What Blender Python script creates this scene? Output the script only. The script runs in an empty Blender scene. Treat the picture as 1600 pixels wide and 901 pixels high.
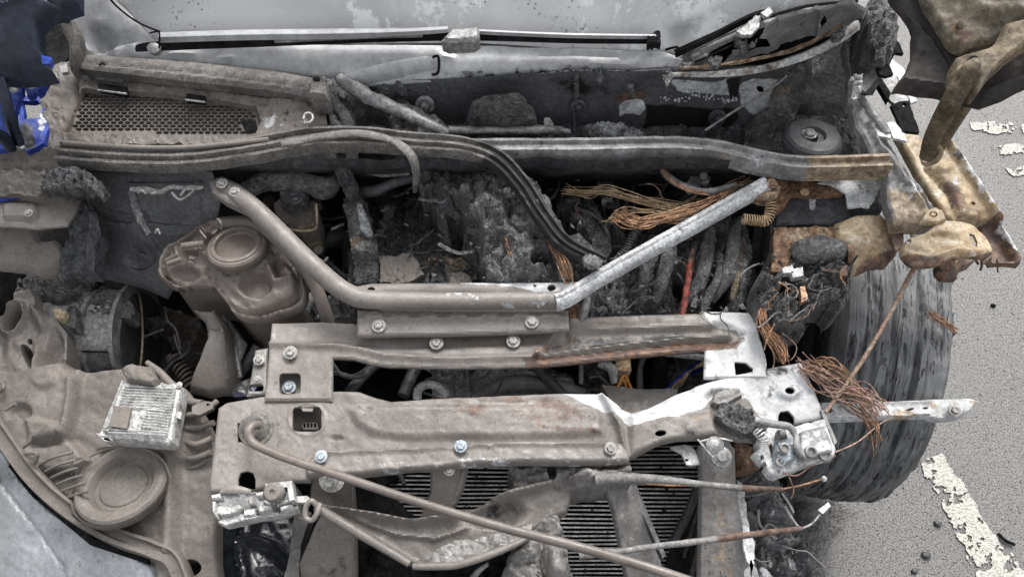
import bpy, bmesh, math, random
import numpy as np
from mathutils import Vector, Matrix
from mathutils.geometry import delaunay_2d_cdt

random.seed(7)
D = bpy.data
SC = bpy.context.scene
COL = SC.collection

# ------------------------------------------------------------------ camera, world, sun, exposure
FPX, CX, CY, PITCH = 1200.0, 800.0, 450.5, math.radians(58)
CAM = np.array([0.0, 0.0, 1.85])
cam_d = D.cameras.new('camera'); cam = D.objects.new('camera', cam_d); COL.objects.link(cam)
cam.location = CAM; cam.rotation_euler = (math.pi/2 - PITCH, 0, 0)
cam_d.sensor_width = 36; cam_d.lens = 36*FPX/1600.0
cam_d.clip_start = 0.02; cam_d.clip_end = 500
SC.camera = cam

SUN_EL, SUN_AZ = math.radians(52), math.radians(20)      # azimuth measured from +Y towards +X
w = D.worlds.new('World'); SC.world = w; w.use_nodes = True
wn = w.node_tree.nodes; wl = w.node_tree.links
sky = wn.new('ShaderNodeTexSky'); sky.sky_type = 'NISHITA'; sky.sun_disc = False
sky.sun_elevation = SUN_EL; sky.sun_rotation = SUN_AZ
sky.dust_density = 6; sky.air_density = 1.0; sky.ozone_density = 0.6
hsv = wn.new('ShaderNodeHueSaturation'); hsv.inputs['Saturation'].default_value = 0.14
wl.new(sky.outputs[0], hsv.inputs['Color'])
bg = wn['Background']; bg.inputs[1].default_value = 0.15
wl.new(hsv.outputs[0], bg.inputs[0])
sl = D.lights.new('sun', 'SUN'); sl.energy = 0.9; sl.angle = math.radians(22); sl.color = (1, .97, .93)
so = D.objects.new('sun', sl); COL.objects.link(so)
so.rotation_euler = Vector((math.sin(SUN_AZ)*math.cos(SUN_EL), math.cos(SUN_AZ)*math.cos(SUN_EL), math.sin(SUN_EL))).to_track_quat('Z', 'Y').to_euler()
so.location = (0, 0, 6)
SC.view_settings.view_transform = 'Standard'; SC.view_settings.look = 'None'
SC.view_settings.gamma = 1; SC.view_settings.use_curve_mapping = False
SC.view_settings.exposure = 1.3

# ------------------------------------------------------------------ geometry helpers
sp, cp = math.sin(PITCH), math.cos(PITCH)
def rays(px, py):
    a = (np.asarray(px, float) - CX)/FPX; u = (CY - np.asarray(py, float))/FPX
    return a, cp + u*sp, -sp + u*cp
def P(px, py, z):
    a, b, c = rays(px, py)
    t = (np.asarray(z, float) - CAM[2])/c
    return np.stack([a*t, b*t, np.asarray(z, float)+0*t], -1)
def scale_at(px, py, z):                        # metres per pixel at that point
    a, b, c = rays(px, py); return float((z - CAM[2])/c/FPX)

def _h(ix, iy, s):
    n = (ix.astype(np.int64)*374761393 + iy.astype(np.int64)*668265263 + s*1442695041) & 0xffffffff
    n = ((n ^ (n >> 13))*1274126177) & 0xffffffff
    n = n ^ (n >> 16)
    return (n & 0xffff)/65535.0
def vn(x, y, s=0):
    ix, iy = np.floor(x), np.floor(y); fx, fy = x-ix, y-iy
    fx = fx*fx*(3-2*fx); fy = fy*fy*(3-2*fy)
    a = _h(ix, iy, s); b = _h(ix+1, iy, s); c = _h(ix, iy+1, s); d = _h(ix+1, iy+1, s)
    return (a*(1-fx)+b*fx)*(1-fy)+(c*(1-fx)+d*fx)*fy
def fbm(x, y, s=0, o=4, g=.5):
    r = 0; a = 1; t = 0
    for i in range(o):
        r = r + a*(vn(x*2**i + 17*i, y*2**i - 9*i, s+i)*2-1); t += a; a *= g
    return r/t
def ridged(x, y, s=0, o=4, g=.55):
    r = 0; a = 1; t = 0
    for i in range(o):
        r = r + a*(1-np.abs(vn(x*2**i + 31*i, y*2**i + 5*i, s+i)*2-1)*2); t += a; a *= g
    return r/t

def inside(px, py, poly):
    poly = np.asarray(poly, float); r = np.zeros(np.shape(px), bool)
    x1, y1 = poly[-1]
    for x2, y2 in poly:
        c = (y1 > py) != (y2 > py)
        with np.errstate(all='ignore'):
            xi = (x2-x1)*(py-y1)/((y2-y1) if y2 != y1 else 1e-9)+x1
        r ^= c & (px < xi); x1, y1 = x2, y2
    return r
def pdist(px, py, pts, closed=False):
    pts = [tuple(p[:2]) for p in pts]; best = np.full(np.shape(px), 1e9)
    seq = list(zip(pts, pts[1:] + (pts[:1] if closed else [])))
    if not closed: seq = seq[:len(pts)-1]
    for (x1, y1), (x2, y2) in seq:
        dx, dy = x2-x1, y2-y1; L = dx*dx+dy*dy or 1e-9
        t = np.clip(((px-x1)*dx+(py-y1)*dy)/L, 0, 1)
        best = np.minimum(best, np.hypot(px-x1-t*dx, py-y1-t*dy))
    return best
def smooth(pts, n=6, closed=False):
    P_ = [np.array(p, float) for p in pts]; m = len(P_); out = []
    rng = range(m if closed else m-1)
    for i in rng:
        if closed: a, b, c, d = P_[(i-1) % m], P_[i], P_[(i+1) % m], P_[(i+2) % m]
        else: a, b, c, d = P_[max(i-1, 0)], P_[i], P_[i+1], P_[min(i+2, m-1)]
        for k in range(n):
            t = k/n
            out.append(.5*((2*b)+(-a+c)*t+(2*a-5*b+4*c-d)*t*t+(-a+3*b-3*c+d)*t**3))
    if not closed: out.append(P_[-1])
    return [tuple(p) for p in out]
def densify(pts, step):
    out = []
    for a, b in zip(pts, list(pts[1:])+[pts[0]]):
        a = np.array(a[:2], float); b = np.array(b[:2], float); n = max(1, int(np.hypot(*(b-a))/step))
        for k in range(n): out.append(tuple(a+(b-a)*k/n))
    return out
def ell(cx, cy, rx, ry, n=20, rot=0):
    c, s = math.cos(math.radians(rot)), math.sin(math.radians(rot))
    return [(cx+rx*math.cos(t)*c-ry*math.sin(t)*s, cy+rx*math.cos(t)*s+ry*math.sin(t)*c) for t in [2*math.pi*i/n for i in range(n)]]
def rrect(x0, y0, x1, y1, r=6, skew=0):
    o = []
    for cx, cy, a0 in ((x1-r, y1-r, 0), (x0+r, y1-r, 90), (x0+r, y0+r, 180), (x1-r, y0+r, 270)):
        for k in range(4):
            a = math.radians(a0+k*30); o.append((cx+r*math.cos(a)+skew*(cy-y0), cy+r*math.sin(a)))
    return o
def zfit(z):
    if callable(z): return z
    if isinstance(z, (int, float)): return lambda x, y: np.full(np.shape(x), float(z))
    A = np.array(z, float)
    if len(A) <= 3:
        if len(A) == 2:   # gradient along the line between two points
            d = A[1, :2]-A[0, :2]; L = (d*d).sum()
            return lambda x, y: A[0, 2]+(A[1, 2]-A[0, 2])*np.clip(((x-A[0, 0])*d[0]+(y-A[0, 1])*d[1])/L, -.3, 1.3)
    M = np.c_[A[:, :2], np.ones(len(A))]; k = np.linalg.lstsq(M, A[:, 2], rcond=None)[0]
    return lambda x, y: k[0]*x+k[1]*y+k[2]
def ss(x): x = np.clip(x, 0, 1); return x*x*(3-2*x)

CAR = np.array([-0.10, 0.85, 0.0])
ORG = CAR
def link(name, verts, faces, m, parent, sharp=35, wear=None, smooth_=True):
    me = D.meshes.new(name)
    v = np.asarray(verts, float) - (ORG if parent is not None else 0)
    me.from_pydata(v.tolist(), [], faces); me.update()
    if smooth_:
        me.polygons.foreach_set('use_smooth', [True]*len(me.polygons))
        try: me.set_sharp_from_angle(angle=math.radians(sharp))
        except Exception: pass
    if wear is None: wear = np.zeros((len(v), 4))
    if True:
        at = me.color_attributes.new('Wear', 'FLOAT_COLOR', 'POINT')
        at.data.foreach_set('color', np.asarray(wear, np.float32).ravel())
    me.materials.append(m)
    o = D.objects.new(name, me); COL.objects.link(o)
    if parent is not None: o.parent = parent
    return o
def wear_of(px, py, wear):
    W = np.zeros((len(px), 4))
    for code, shape, soft in wear or ():
        st = 1.0
        if isinstance(code, tuple): code, st = code
        i = 'wrkc'.index(code)
        if shape == 'all': v = np.ones(len(px))
        else:
            d = pdist(px, py, shape, True); s = np.where(inside(px, py, shape), 1, -1)
            v = ss(.5+.5*s*d/soft)
        W[:, i] = np.maximum(W[:, i], v*st)
    return W
def relief(name, outline, z, parent, m, step=6, thick=.003, holes=(), feats=(), noise=(), roll=None, wear=(), sm=0, jag=0, sharp=35, cut=None, seed=0):
    """a solid sheet or lump over a traced outline at its own height: surface detail is real vertical relief"""
    if step <= 6: step = step*.66
    if sm: outline = smooth(outline, sm, True)
    ol = densify(outline, step)
    if jag:
        A = np.array(ol); nx = fbm(A[:, 0]/14, A[:, 1]/14, seed+5, 3); ny = fbm(A[:, 0]/14+50, A[:, 1]/14, seed+8, 3)
        ol = [(a[0]+jag*p, a[1]+jag*q) for a, p, q in zip(A, nx, ny)]
    hs = [densify(h, step) for h in holes]
    A = np.array(ol); x0, y0 = A.min(0); x1, y1 = A.max(0)
    gx, gy = np.meshgrid(np.arange(x0+step*.5, x1, step), np.arange(y0+step*.43, y1, step*.87))
    gx = gx+((np.arange(gx.shape[0]) % 2)*step*.5)[:, None]
    gx, gy = gx.ravel(), gy.ravel()
    k = inside(gx, gy, ol)
    for h in hs: k &= ~inside(gx, gy, h)
    gx, gy = gx[k], gy[k]
    dd = pdist(gx, gy, ol, True)
    for h in hs: dd = np.minimum(dd, pdist(gx, gy, h, True))
    k = dd > step*.45; gx, gy = gx[k], gy[k]
    pts = [Vector(p) for p in ol]; edges = [(i, (i+1) % len(ol)) for i in range(len(ol))]
    for h in hs:
        b = len(pts); pts += [Vector(p) for p in h]; edges += [(b+i, b+(i+1) % len(h)) for i in range(len(h))]
    pts += [Vector(p) for p in zip(gx, gy)]
    vs, es, fs, _, _, _ = delaunay_2d_cdt(pts, edges, [], 0, 1e-5)
    V = np.array([tuple(v) for v in vs]); F = np.array([f for f in fs])
    c = V[F].mean(1); k = inside(c[:, 0], c[:, 1], ol)
    for h in hs: k &= ~inside(c[:, 0], c[:, 1], h)
    if cut is not None: k &= ~cut(c[:, 0], c[:, 1])
    F = F[k]; used = np.unique(F); rm = -np.ones(len(V), int); rm[used] = np.arange(len(used)); V = V[used]; F = rm[F]
    x, y = V[:, 0], V[:, 1]
    zb = zfit(z)(x, y); dz = np.zeros(len(x))
    if roll:
        d = pdist(x, y, ol, True); dz -= roll[1]*(1-ss(d/roll[0]))**1.5
    for f in feats:
        if f[0] == 'r': d = pdist(x, y, f[1]); dz += f[3]*np.exp(-(d/f[2])**2)
        elif f[0] == 'e':
            _, (cx, cy), (rx, ry), h = f[:4]; d = np.hypot((x-cx)/rx, (y-cy)/ry); dz += h*(1-ss((d-.6)/.6))
        elif f[0] == 'd':                                   # dome
            _, (cx, cy), (rx, ry), h = f[:4]; d = np.hypot((x-cx)/rx, (y-cy)/ry); dz += h*np.sqrt(np.clip(1-d*d, 0, 1))
        elif f[0] == 's':
            d = pdist(x, y, f[1], True); s = np.where(inside(x, y, f[1]), 1, -1); dz += f[2]*ss(.5+.5*s*d/f[3])
        elif f[0] == 'w':                                   # waves across a direction: angle, wavelength, height
            a = math.radians(f[1]); dz += f[3]*np.sin(2*math.pi*(x*math.cos(a)+y*math.sin(a))/f[2])
    for nz in noise:
        kind, amp, sc = nz[:3]; sy = nz[3] if len(nz) > 3 else sc
        if kind == 'f': dz += amp*fbm(x/sc, y/sy, seed)
        elif kind == 'r': dz += amp*ridged(x/sc, y/sy, seed+20)
        elif kind == 'm':                                   # melted, sagging folds: rounded tops, sharp valleys
            wx = x+sc*.9*fbm(x/sc*.7+9, y/sc*.7, seed+60, 3); wy = y+sc*.9*fbm(x/sc*.7, y/sc*.7+9, seed+61, 3)
            dz += amp*(np.sqrt(np.abs(fbm(wx/sc, wy/sy, seed+62, 2)))*1.6-.6)+amp*.30*(np.sqrt(np.abs(fbm(wx/sc*2.7, wy/sy*2.7, seed+63, 2)))*1.6-.6)
        elif kind == 'b': dz += amp*(np.abs(fbm(x/sc, y/sy, seed+40, 3))*2.2)
    p = P(x, y, zb); top = p + np.c_[0*x, 0*x, dz]
    bot = top-np.array([0, 0, thick]); 
    if thick > .02: bot[:, 2] = zb-thick
    n = len(V)
    ec = {}
    for a, b, c_ in F.tolist():
        for e in ((a, b), (b, c_), (c_, a)): ec[e] = ec.get(e, 0)+1
    # px y is downwards: flip so faces look up
    v0, v1, v2 = top[F[0][0]], top[F[0][1]], top[F[0][2]]
    up = np.cross(v1-v0, v2-v0)[2] > 0
    T = F.tolist(); faces = []
    for a, b, c_ in T:
        faces.append((a, b, c_) if up else (c_, b, a)); faces.append((a+n, c_+n, b+n) if up else (a+n, b+n, c_+n))
    for (a, b) in ec:
        if (b, a) not in ec: faces.append((b, a, a+n, b+n) if up else (a, b, b+n, a+n))
    W = wear_of(x, y, wear) if wear else None
    if W is not None: W = np.r_[W, W]
    return link(name, np.r_[top, bot], faces, m, parent, sharp, W)

def frames(C):
    C = np.asarray(C, float); T = np.gradient(C, axis=0); T /= np.linalg.norm(T, axis=1)[:, None]+1e-12
    N = []; up = np.array([0, 0, 1.])
    if abs(T[0] @ up) > .95: up = np.array([0, 1., 0])
    n = up-T[0]*(up@T[0]); n /= np.linalg.norm(n)
    for t in T:
        n = n-t*(n@t); n /= np.linalg.norm(n)+1e-12; N.append(n)
    N = np.array(N); return C, T, N, np.cross(T, N)
def tube_geo(C, R, seg=10, flat=1.0, namp=0, nsc=.02, seed=0, cap=True):
    C, T, N, B = frames(C); n = len(C); R = np.broadcast_to(R, (n,)); V = []
    s = np.r_[0, np.cumsum(np.linalg.norm(np.diff(C, axis=0), axis=1))]
    for k in range(seg):
        a = 2*math.pi*k/seg
        rr = R*(1+namp*fbm(s/nsc, np.full(n, 3*math.sin(a)+3+a*0), seed, 3)+namp*.6*fbm(s/nsc*2.3, np.full(n, 4*math.cos(a)), seed+3, 2))
        V.append(C+(rr*math.cos(a)*flat)[:, None]*N+(rr*math.sin(a))[:, None]*B)
    V = np.stack(V, 1).reshape(-1, 3); F = []
    for i in range(n-1):
        for k in range(seg):
            a = i*seg+k; b = i*seg+(k+1) % seg; F.append((a, b, b+seg, a+seg))
    if cap: F.append(tuple(range(seg-1, -1, -1))); F.append(tuple(range((n-1)*seg, n*seg)))
    return V, F
def path3(pts, n=6):
    pts = smooth(pts, n) if n > 1 and len(pts) > 2 else pts
    A = np.array(pts, float); return A, P(A[:, 0], A[:, 1], A[:, 2])
def tube(name, pts, r, parent, m, n=6, seg=10, wear=(), flat=1.0, namp=0, nsc=.02, seed=0):
    if isinstance(r, (list, tuple)):
        pp = [tuple(p)+(q,) for p, q in zip(pts, r)]; A = np.array(smooth(pp, n) if n > 1 and len(pp) > 2 else pp, float); C = P(A[:, 0], A[:, 1], A[:, 2]); rp = A[:, 3]
    else: A, C = path3(pts, n); rp = np.full(len(A), r)
    R = np.array([q*scale_at(a, b, c) for a, b, c, q in zip(A[:, 0], A[:, 1], A[:, 2], rp)])
    V, F = tube_geo(C, R, seg, flat, namp, nsc, seed)
    W = None
    if wear: W = np.repeat(wear_of(A[:, 0], A[:, 1], wear), seg, 0)
    return link(name, V, F, m, parent, 50, W)
EACH = {'support_bar', 'clip', 'wire_tie', 'cable_tail', 'brake_line', 'small_pipe', 'hose_clip', 'loom_finger', 'metal_spine', 'housing_clip', 'shroud_strip', 'charred_strap', 'thin_wire', 'rust_drip', 'crack', 'drum_seam', 'frayed_wiring'}
def tubes(name, lst, parent, m, seg=5, n=5, whole=False):
    if name in EACH and not whole:
        for q in lst: o = tubes(name, [q], parent, m, max(seg, 8), n, True)
        return o
    V = []; F = []; b = 0
    for pts, r in lst:
        A, C = path3(pts, n); R = np.array([r*scale_at(*a[:3]) for a in A])
        v, f = tube_geo(C, R, seg); V.append(v); F += [tuple(i+b for i in q) for q in f]; b += len(v)
    return link(name, np.concatenate(V), F, m, parent, 60)
def sweep(name, pts, prof, parent, m, n=8, wear=(), namp=0, seed=0, sharp=50, taper=None):
    """profile: [(across px, height m)] closed ring, swept along a path with a level cross section"""
    A, C = path3(pts, n); T = np.gradient(C, axis=0); side = np.c_[T[:, 1], -T[:, 0], 0*T[:, 0]]; side /= np.linalg.norm(side, axis=1)[:, None]+1e-12
    k = len(prof); V = []
    s = np.r_[0, np.cumsum(np.linalg.norm(np.diff(C, axis=0), axis=1))]
    S = np.array([scale_at(*a[:3]) for a in A])
    tp = np.ones(len(A)) if taper is None else np.interp(np.linspace(0, 1, len(A)), np.linspace(0, 1, len(taper)), taper)
    for j, (u, h) in enumerate(prof):
        nn = namp*fbm(s/.018, np.full(len(s), j*.7), seed, 3) if namp else 0*s
        V.append(C+side*(u*S*tp)[:, None]+np.c_[0*s, 0*s, h*tp+nn])
    V = np.stack(V, 1).reshape(-1, 3); F = []
    for i in range(len(C)-1):
        for j in range(k):
            a = i*k+j; b = i*k+(j+1) % k; F.append((a, b, b+k, a+k))
    F.append(tuple(range(k-1, -1, -1))); F.append(tuple(range((len(C)-1)*k, len(C)*k)))
    W = np.repeat(wear_of(A[:, 0], A[:, 1], wear), k, 0) if wear else None
    o = link(name, V, F, m, parent, sharp, W)
    bm = bmesh.new(); bm.from_mesh(o.data); bmesh.ops.recalc_face_normals(bm, faces=bm.faces); bm.to_mesh(o.data); bm.free()
    return o
def lathe_geo(c, axis, prof, seg=28, ell_=1.0):
    q = Vector(axis).normalized().to_track_quat('Z', 'Y').to_matrix(); V = []; F = []
    for r, h in prof:
        for k in range(seg):
            a = 2*math.pi*k/seg; V.append(np.array(c)+np.array(q @ Vector((r*math.cos(a), r*math.sin(a)*ell_, h))))
    n = len(prof)
    for i in range(n-1):
        for k in range(seg):
            a = i*seg+k; b = i*seg+(k+1) % seg; F.append((a, b, b+seg, a+seg))
    F.append(tuple(range(seg-1, -1, -1))); F.append(tuple(range((n-1)*seg, n*seg)))
    return np.array(V), F
def lathe(name, c, axis, prof, parent, m, seg=28, sharp=40, wearall=None):
    V, F = lathe_geo(c, axis, prof, seg); W = None
    if wearall: W = np.tile(np.array(wearall, float), (len(V), 1))
    return link(name, V, F, m, parent, sharp, W)
def bolt(px, py, z, rpx, parent, m, tilt=(0, -.15), washer=True):
    s = scale_at(px, py, z)*rpx; c = P(px, py, z); ax = (tilt[0], tilt[1], 1)
    V = []; F = []; b = 0
    gs = []
    if washer: gs.append(lathe_geo(c, ax, [(s*.5, 0), (s, 0), (s*1.02, s*.12), (s*.97, s*.2), (s*.6, s*.24)], 20))
    gs.append(lathe_geo(c, ax, [(s*.62, s*.1), (s*.64, s*.5), (s*.55, s*.6), (s*.3, s*.62), (s*.27, s*.52)], 6))
    for v, f in gs: V.append(v); F += [tuple(i+b for i in q) for q in f]; b += len(v)
    return link('bolt', np.concatenate(V), F, m, parent, 30)
def helix(name, pts, r, turns, wr, parent, m):
    A, C = path3(pts, 12); C = np.array([C[int(i)]+(C[min(int(i)+1, len(C)-1)]-C[int(i)])*(i % 1) for i in np.linspace(0, len(C)-1.001, turns*14)])
    C, T, N, B = frames(C); s = scale_at(*A[0][:3]); a = np.arange(len(C))*2*math.pi/14
    Q = C+(np.cos(a)*r*s)[:, None]*N+(np.sin(a)*r*s)[:, None]*B
    V, F = tube_geo(Q, wr*s, 5); return link(name, V, F, m, parent, 60)
def chips(name, poly, n, size, z, parent, m, seed=0, kind='stuff', hi=.6):
    """a scatter of burnt flakes lying on the surfaces below them"""
    rg = np.random.RandomState(seed); A = np.array(poly, float); V = []; F = []; zf = zfit(z); c = 0
    while c < n:
        x, y = rg.uniform(A[:, 0].min(), A[:, 0].max()), rg.uniform(A[:, 1].min(), A[:, 1].max())
        if not inside(np.array(x), np.array(y), poly): continue
        c += 1; p = P(x, y, float(zf(np.array(x), np.array(y)))); s = size*scale_at(x, y, float(p[2]))*rg.uniform(.35, 1)**1.3
        k = rg.randint(4, 7); an = np.sort(rg.uniform(0, 6.28, k)); q = Vector(rg.normal(0, hi*.45, 3)+np.array([0, 0, 1])).to_track_quat('Z', 'Y').to_matrix()
        b = len(V); th = s*rg.uniform(.15, .5)
        for h in (th, 0):
            for a in an:
                V.append(p+np.array(q @ Vector((math.cos(a)*s*rg.uniform(.7, 1.1), math.sin(a)*s*rg.uniform(.4, 1), h)))+np.array([0, 0, s*.1]))
        F.append(tuple(range(b, b+k))); F.append(tuple(range(b+2*k-1, b+k-1, -1)))
        for i in range(k): j = (i+1) % k; F.append((b+i, b+k+i, b+k+j, b+j))
    o = link(name, V, F, m, parent, 30)
    if kind: o['kind'] = kind
    return o
def strands(name, pts, n, width, r, parent, m, seed=0, wild=.4, fray=0, zs=.012):
    rg = np.random.RandomState(seed); L = []
    for i in range(n):
        u, v = rg.uniform(-1, 1), rg.uniform(-1, 1); q = []
        i0 = 0; i1 = len(pts)
        if fray and rg.rand() < fray: i1 = rg.randint(max(2, len(pts)//2), len(pts)+1)
        for k, p in enumerate(pts[i0:i1]):
            q.append((p[0]+u*width+rg.normal(0, wild*width), p[1]+v*width+rg.normal(0, wild*width), p[2]+rg.uniform(-1, 1)*zs))
        L.append((q, r*rg.uniform(.7, 1.25)))
    return tubes(name, L, parent, m)
# ------------------------------------------------------------------ materials
class NB:
    def __init__(s, name):
        s.m = D.materials.new(name); s.m.use_nodes = True; s.n = s.m.node_tree.nodes; s.l = s.m.node_tree.links; s.b = s.n['Principled BSDF']
        s.tc = s.n.new('ShaderNodeTexCoord').outputs['Object']
    def put(s, sock, v):
        if isinstance(v, bpy.types.NodeSocket): s.l.new(v, sock)
        elif isinstance(v, (tuple, list)): sock.default_value = tuple(v)+((1,) if len(v) == 3 else ())
        else: sock.default_value = v
    def noise(s, sc, det=6, rough=.6, vec=None, dist=0, col=False):
        t = s.n.new('ShaderNodeTexNoise'); s.put(t.inputs['Scale'], sc); s.put(t.inputs['Detail'], det); s.put(t.inputs['Roughness'], rough); s.put(t.inputs['Distortion'], dist)
        s.l.new(vec or s.tc, t.inputs['Vector']); return t.outputs[1 if col else 0]
    def vor(s, sc, feat='F1', vec=None, rnd=1):
        t = s.n.new('ShaderNodeTexVoronoi'); t.feature = feat; s.put(t.inputs['Scale'], sc); s.put(t.inputs['Randomness'], rnd); s.l.new(vec or s.tc, t.inputs['Vector']); return t.outputs[0]
    def scl(s, v):
        t = s.n.new('ShaderNodeMapping'); t.inputs['Scale'].default_value = v; s.l.new(s.tc, t.inputs['Vector']); return t.outputs[0]
    def ma(s, op, a, b=0., c=None):
        t = s.n.new('ShaderNodeMath'); t.operation = op; s.put(t.inputs[0], a); s.put(t.inputs[1], b)
        if c is not None: s.put(t.inputs[2], c)
        return t.outputs[0]
    def rng(s, v, a, b, c=0., d=1.):
        t = s.n.new('ShaderNodeMapRange'); t.interpolation_type = 'SMOOTHSTEP'; s.put(t.inputs[0], v)
        for i, q in enumerate((a, b, c, d)): s.put(t.inputs[i+1], q)
        return t.outputs[0]
    def mix(s, f, a, b):
        t = s.n.new('ShaderNodeMix'); t.data_type = 'RGBA'; s.put(t.inputs[0], f); s.put(t.inputs[6], a); s.put(t.inputs[7], b); return t.outputs[2]
    def attr(s):
        t = s.n.new('ShaderNodeAttribute'); t.attribute_name = 'Wear'; q = s.n.new('ShaderNodeSeparateColor'); s.l.new(t.outputs['Color'], q.inputs[0])
        return q.outputs[0], q.outputs[1], q.outputs[2], t.outputs['Alpha']
    def bump(s, h, st=.3, d=.002):
        t = s.n.new('ShaderNodeBump'); s.put(t.inputs['Strength'], st); s.put(t.inputs['Distance'], d); s.put(t.inputs['Height'], h); s.l.new(t.outputs[0], s.b.inputs['Normal'])
    def out(s, col, rough, metal=0., spec=.5):
        s.put(s.b.inputs['Base Color'], col); s.put(s.b.inputs['Roughness'], rough); s.put(s.b.inputs['Metallic'], metal); s.put(s.b.inputs['Specular IOR Level'], spec); return s.m
WHITE = (.47, .48, .49)
def weathered(name, a, b, rough=(.55, .85), metal=0, nsc=14, fine=160, bump=.5, spots=(.015, .012, .01), spot=.0, spec=.4, crust=0, light=None, lightf=.0, bd=.0015, micro=.34, stain=.35):
    """soot, dust and heat wear over a base; the Wear attribute carries stains with a shape of their own"""
    s = NB(name)
    n1 = s.noise(nsc, 8, .62, dist=.4); n2 = s.noise(fine, 5, .7); n3 = s.noise(55, 6, .65)
    col = s.mix(s.rng(n1, .32, .68), a, b)
    col = s.mix(s.ma('MULTIPLY', s.rng(n2, .4, .75), .35), col, tuple(min(1, q*1.9+.01) for q in a))
    if spot: col = s.mix(s.ma('MULTIPLY', s.rng(s.noise(90, 4, .7), .60, .68), spot), col, spots)
    if lightf: col = s.mix(s.ma('MULTIPLY', s.rng(s.noise(38, 7, .7), .53, .66), lightf), col, light or (.3, .29, .28))
    def mul(c, f):
        t = s.n.new('ShaderNodeVectorMath'); t.operation = 'SCALE'; s.put(t.inputs[0], c); s.put(t.inputs['Scale'], f); return t.outputs[0]
    W, R, K, C = s.attr(); q = s.ma('MULTIPLY', s.ma('SUBTRACT', s.noise(26, 9, .72), .5), 1.25)
    def msk(v, k=.06): return s.rng(s.ma('ADD', v, q), .5-k, .5+k)
    fine_m = s.noise(70, 6, .7)
    rust = s.mix(s.rng(fine_m, .38, .62), (.040, .028, .024), (.16, .09, .055)); rust = s.mix(s.rng(s.noise(33, 6, .65), .40, .56), (.085, .058, .050), rust)
    cream = s.mix(s.rng(fine_m, .35, .7), (.15, .105, .068), (.36, .30, .215))
    wh = s.mix(s.rng(s.noise(60, 8, .7), .52, .64), WHITE, (.20, .20, .20)); wh = s.mix(s.rng(s.noise(11, 6, .65), .38, .6), (.33, .335, .34), wh)
    mc = msk(C, .12); mr = msk(R, .12); mw = msk(W); mk = msk(K, .1)
    col = s.mix(mc, col, cream); col = s.mix(mr, col, rust); col = s.mix(mw, col, wh); col = s.mix(mk, col, (.012, .012, .013))
    col = mul(col, s.ma('MULTIPLY', s.rng(s.noise(fine*1.15, 3, .8), .33, .67, 1-micro, 1+micro), s.rng(s.noise(nsc*3.1, 7, .7), .33, .67, 1-micro*.6, 1+micro*.6)))
    big = s.noise(3.4, 5, .6, dist=.8)
    col = mul(col, s.rng(big, .30, .68, .80, 1.12))
    drk = s.ma('MULTIPLY', s.rng(s.noise(16, 9, .75, dist=.3), .57, .66), stain)
    col = s.mix(drk, col, tuple(q*.45 for q in a))
    h = s.ma('ADD', s.ma('MULTIPLY', n2, .45), s.ma('MULTIPLY', n3, .7))
    if crust: h = s.ma('ADD', h, s.ma('MULTIPLY', s.ma('ABSOLUTE', s.ma('SUBTRACT', s.noise(crust, 4, .6, dist=1.6), .5)), 3.2))
    h = s.ma('ADD', h, s.ma('MULTIPLY', mr, s.ma('MULTIPLY', fine_m, 1.0))); h = s.ma('ADD', h, s.ma('MULTIPLY', mw, -.3))
    s.bump(h, bump, bd)
    rg = s.rng(n3, .3, .7, rough[0], rough[1]); rg = s.ma('ADD', rg, s.ma('MULTIPLY', mr, .15)); 
    return s.out(col, rg, metal, spec)
M = {}
M['dust'] = weathered('sooty_dusty_metal', (.118, .106, .096), (.162, .148, .137), (.36, .66), .0, 7, 220, .3, spot=.45, spots=(.03, .027, .025), micro=.13, stain=.3)
M['dust2'] = weathered('grey_burnt_steel', (.10, .095, .09), (.18, .172, .165), (.36, .66), .05, 14, 160, .5, spot=.7, lightf=.25, light=(.27, .26, .25), micro=.18)
M['plastic'] = weathered('dusty_brown_plastic', (.092, .081, .072), (.132, .118, .107), (.55, .85), 0, 9, 240, .35, spot=.4, micro=.15, stain=.25)
M['tank'] = weathered('melted_tank_plastic', (.085, .071, .062), (.135, .117, .105), (.28, .55), 0, 14, 260, .3, spot=.2, micro=.12, stain=.2)
M['steel'] = weathered('dark_sooty_steel', (.026, .027, .029), (.055, .056, .059), (.4, .7), 0, 9, 120, .4, lightf=.3, light=(.12, .12, .12), spec=.35, micro=.4)
M['black'] = weathered('matt_black_soot_and_shade', (.008, .008, .0085), (.018, .018, .019), (.9, 1.0), 0, 10, 100, .5, spec=.0)  # black of sooty parts; on void, recess and shadow sheets it paints the shade
M['char'] = weathered('glossy_charred_crust', (.030, .030, .033), (.110, .111, .118), (.16, .45), 0, 24, 150, 1.0, crust=60, spec=.8, bd=.007, lightf=.35, light=(.22, .22, .225), micro=.4)
M['charg'] = weathered('grey_ashen_char', (.058, .058, .061), (.175, .173, .173), (.30, .65), 0, 24, 150, 1.0, crust=65, bd=.007, spot=.9, lightf=.35, light=(.28, .275, .27), micro=.35)
M['scuttle'] = weathered('smooth_sooty_scuttle_paint', (.20, .205, .212), (.29, .295, .30), (.26, .45), 0, 6, 60, .12, spec=.6, micro=.12)  # base lifted paler to stand in for the sky's reflection
M['rubber'] = weathered('cracked_rubber_seal', (.060, .056, .052), (.12, .112, .104), (.5, .8), 0, 22, 200, .8, spot=.8, micro=.35)
M['rail'] = weathered('ashen_grey_rail', (.11, .108, .105), (.25, .25, .25), (.4, .7), .05, 18, 140, .6, spot=.8, lightf=.4, light=(.36, .36, .36), micro=.25)
M['chrome'] = weathered('pale_bare_metal', (.27, .27, .265), (.42, .42, .415), (.35, .6), .1, 30, 160, .5, spot=.6)
M['zinc'] = weathered('bluish_zinc_bolt', (.24, .28, .31), (.36, .39, .42), (.35, .55), .3, 60, 300, .4)
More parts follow.
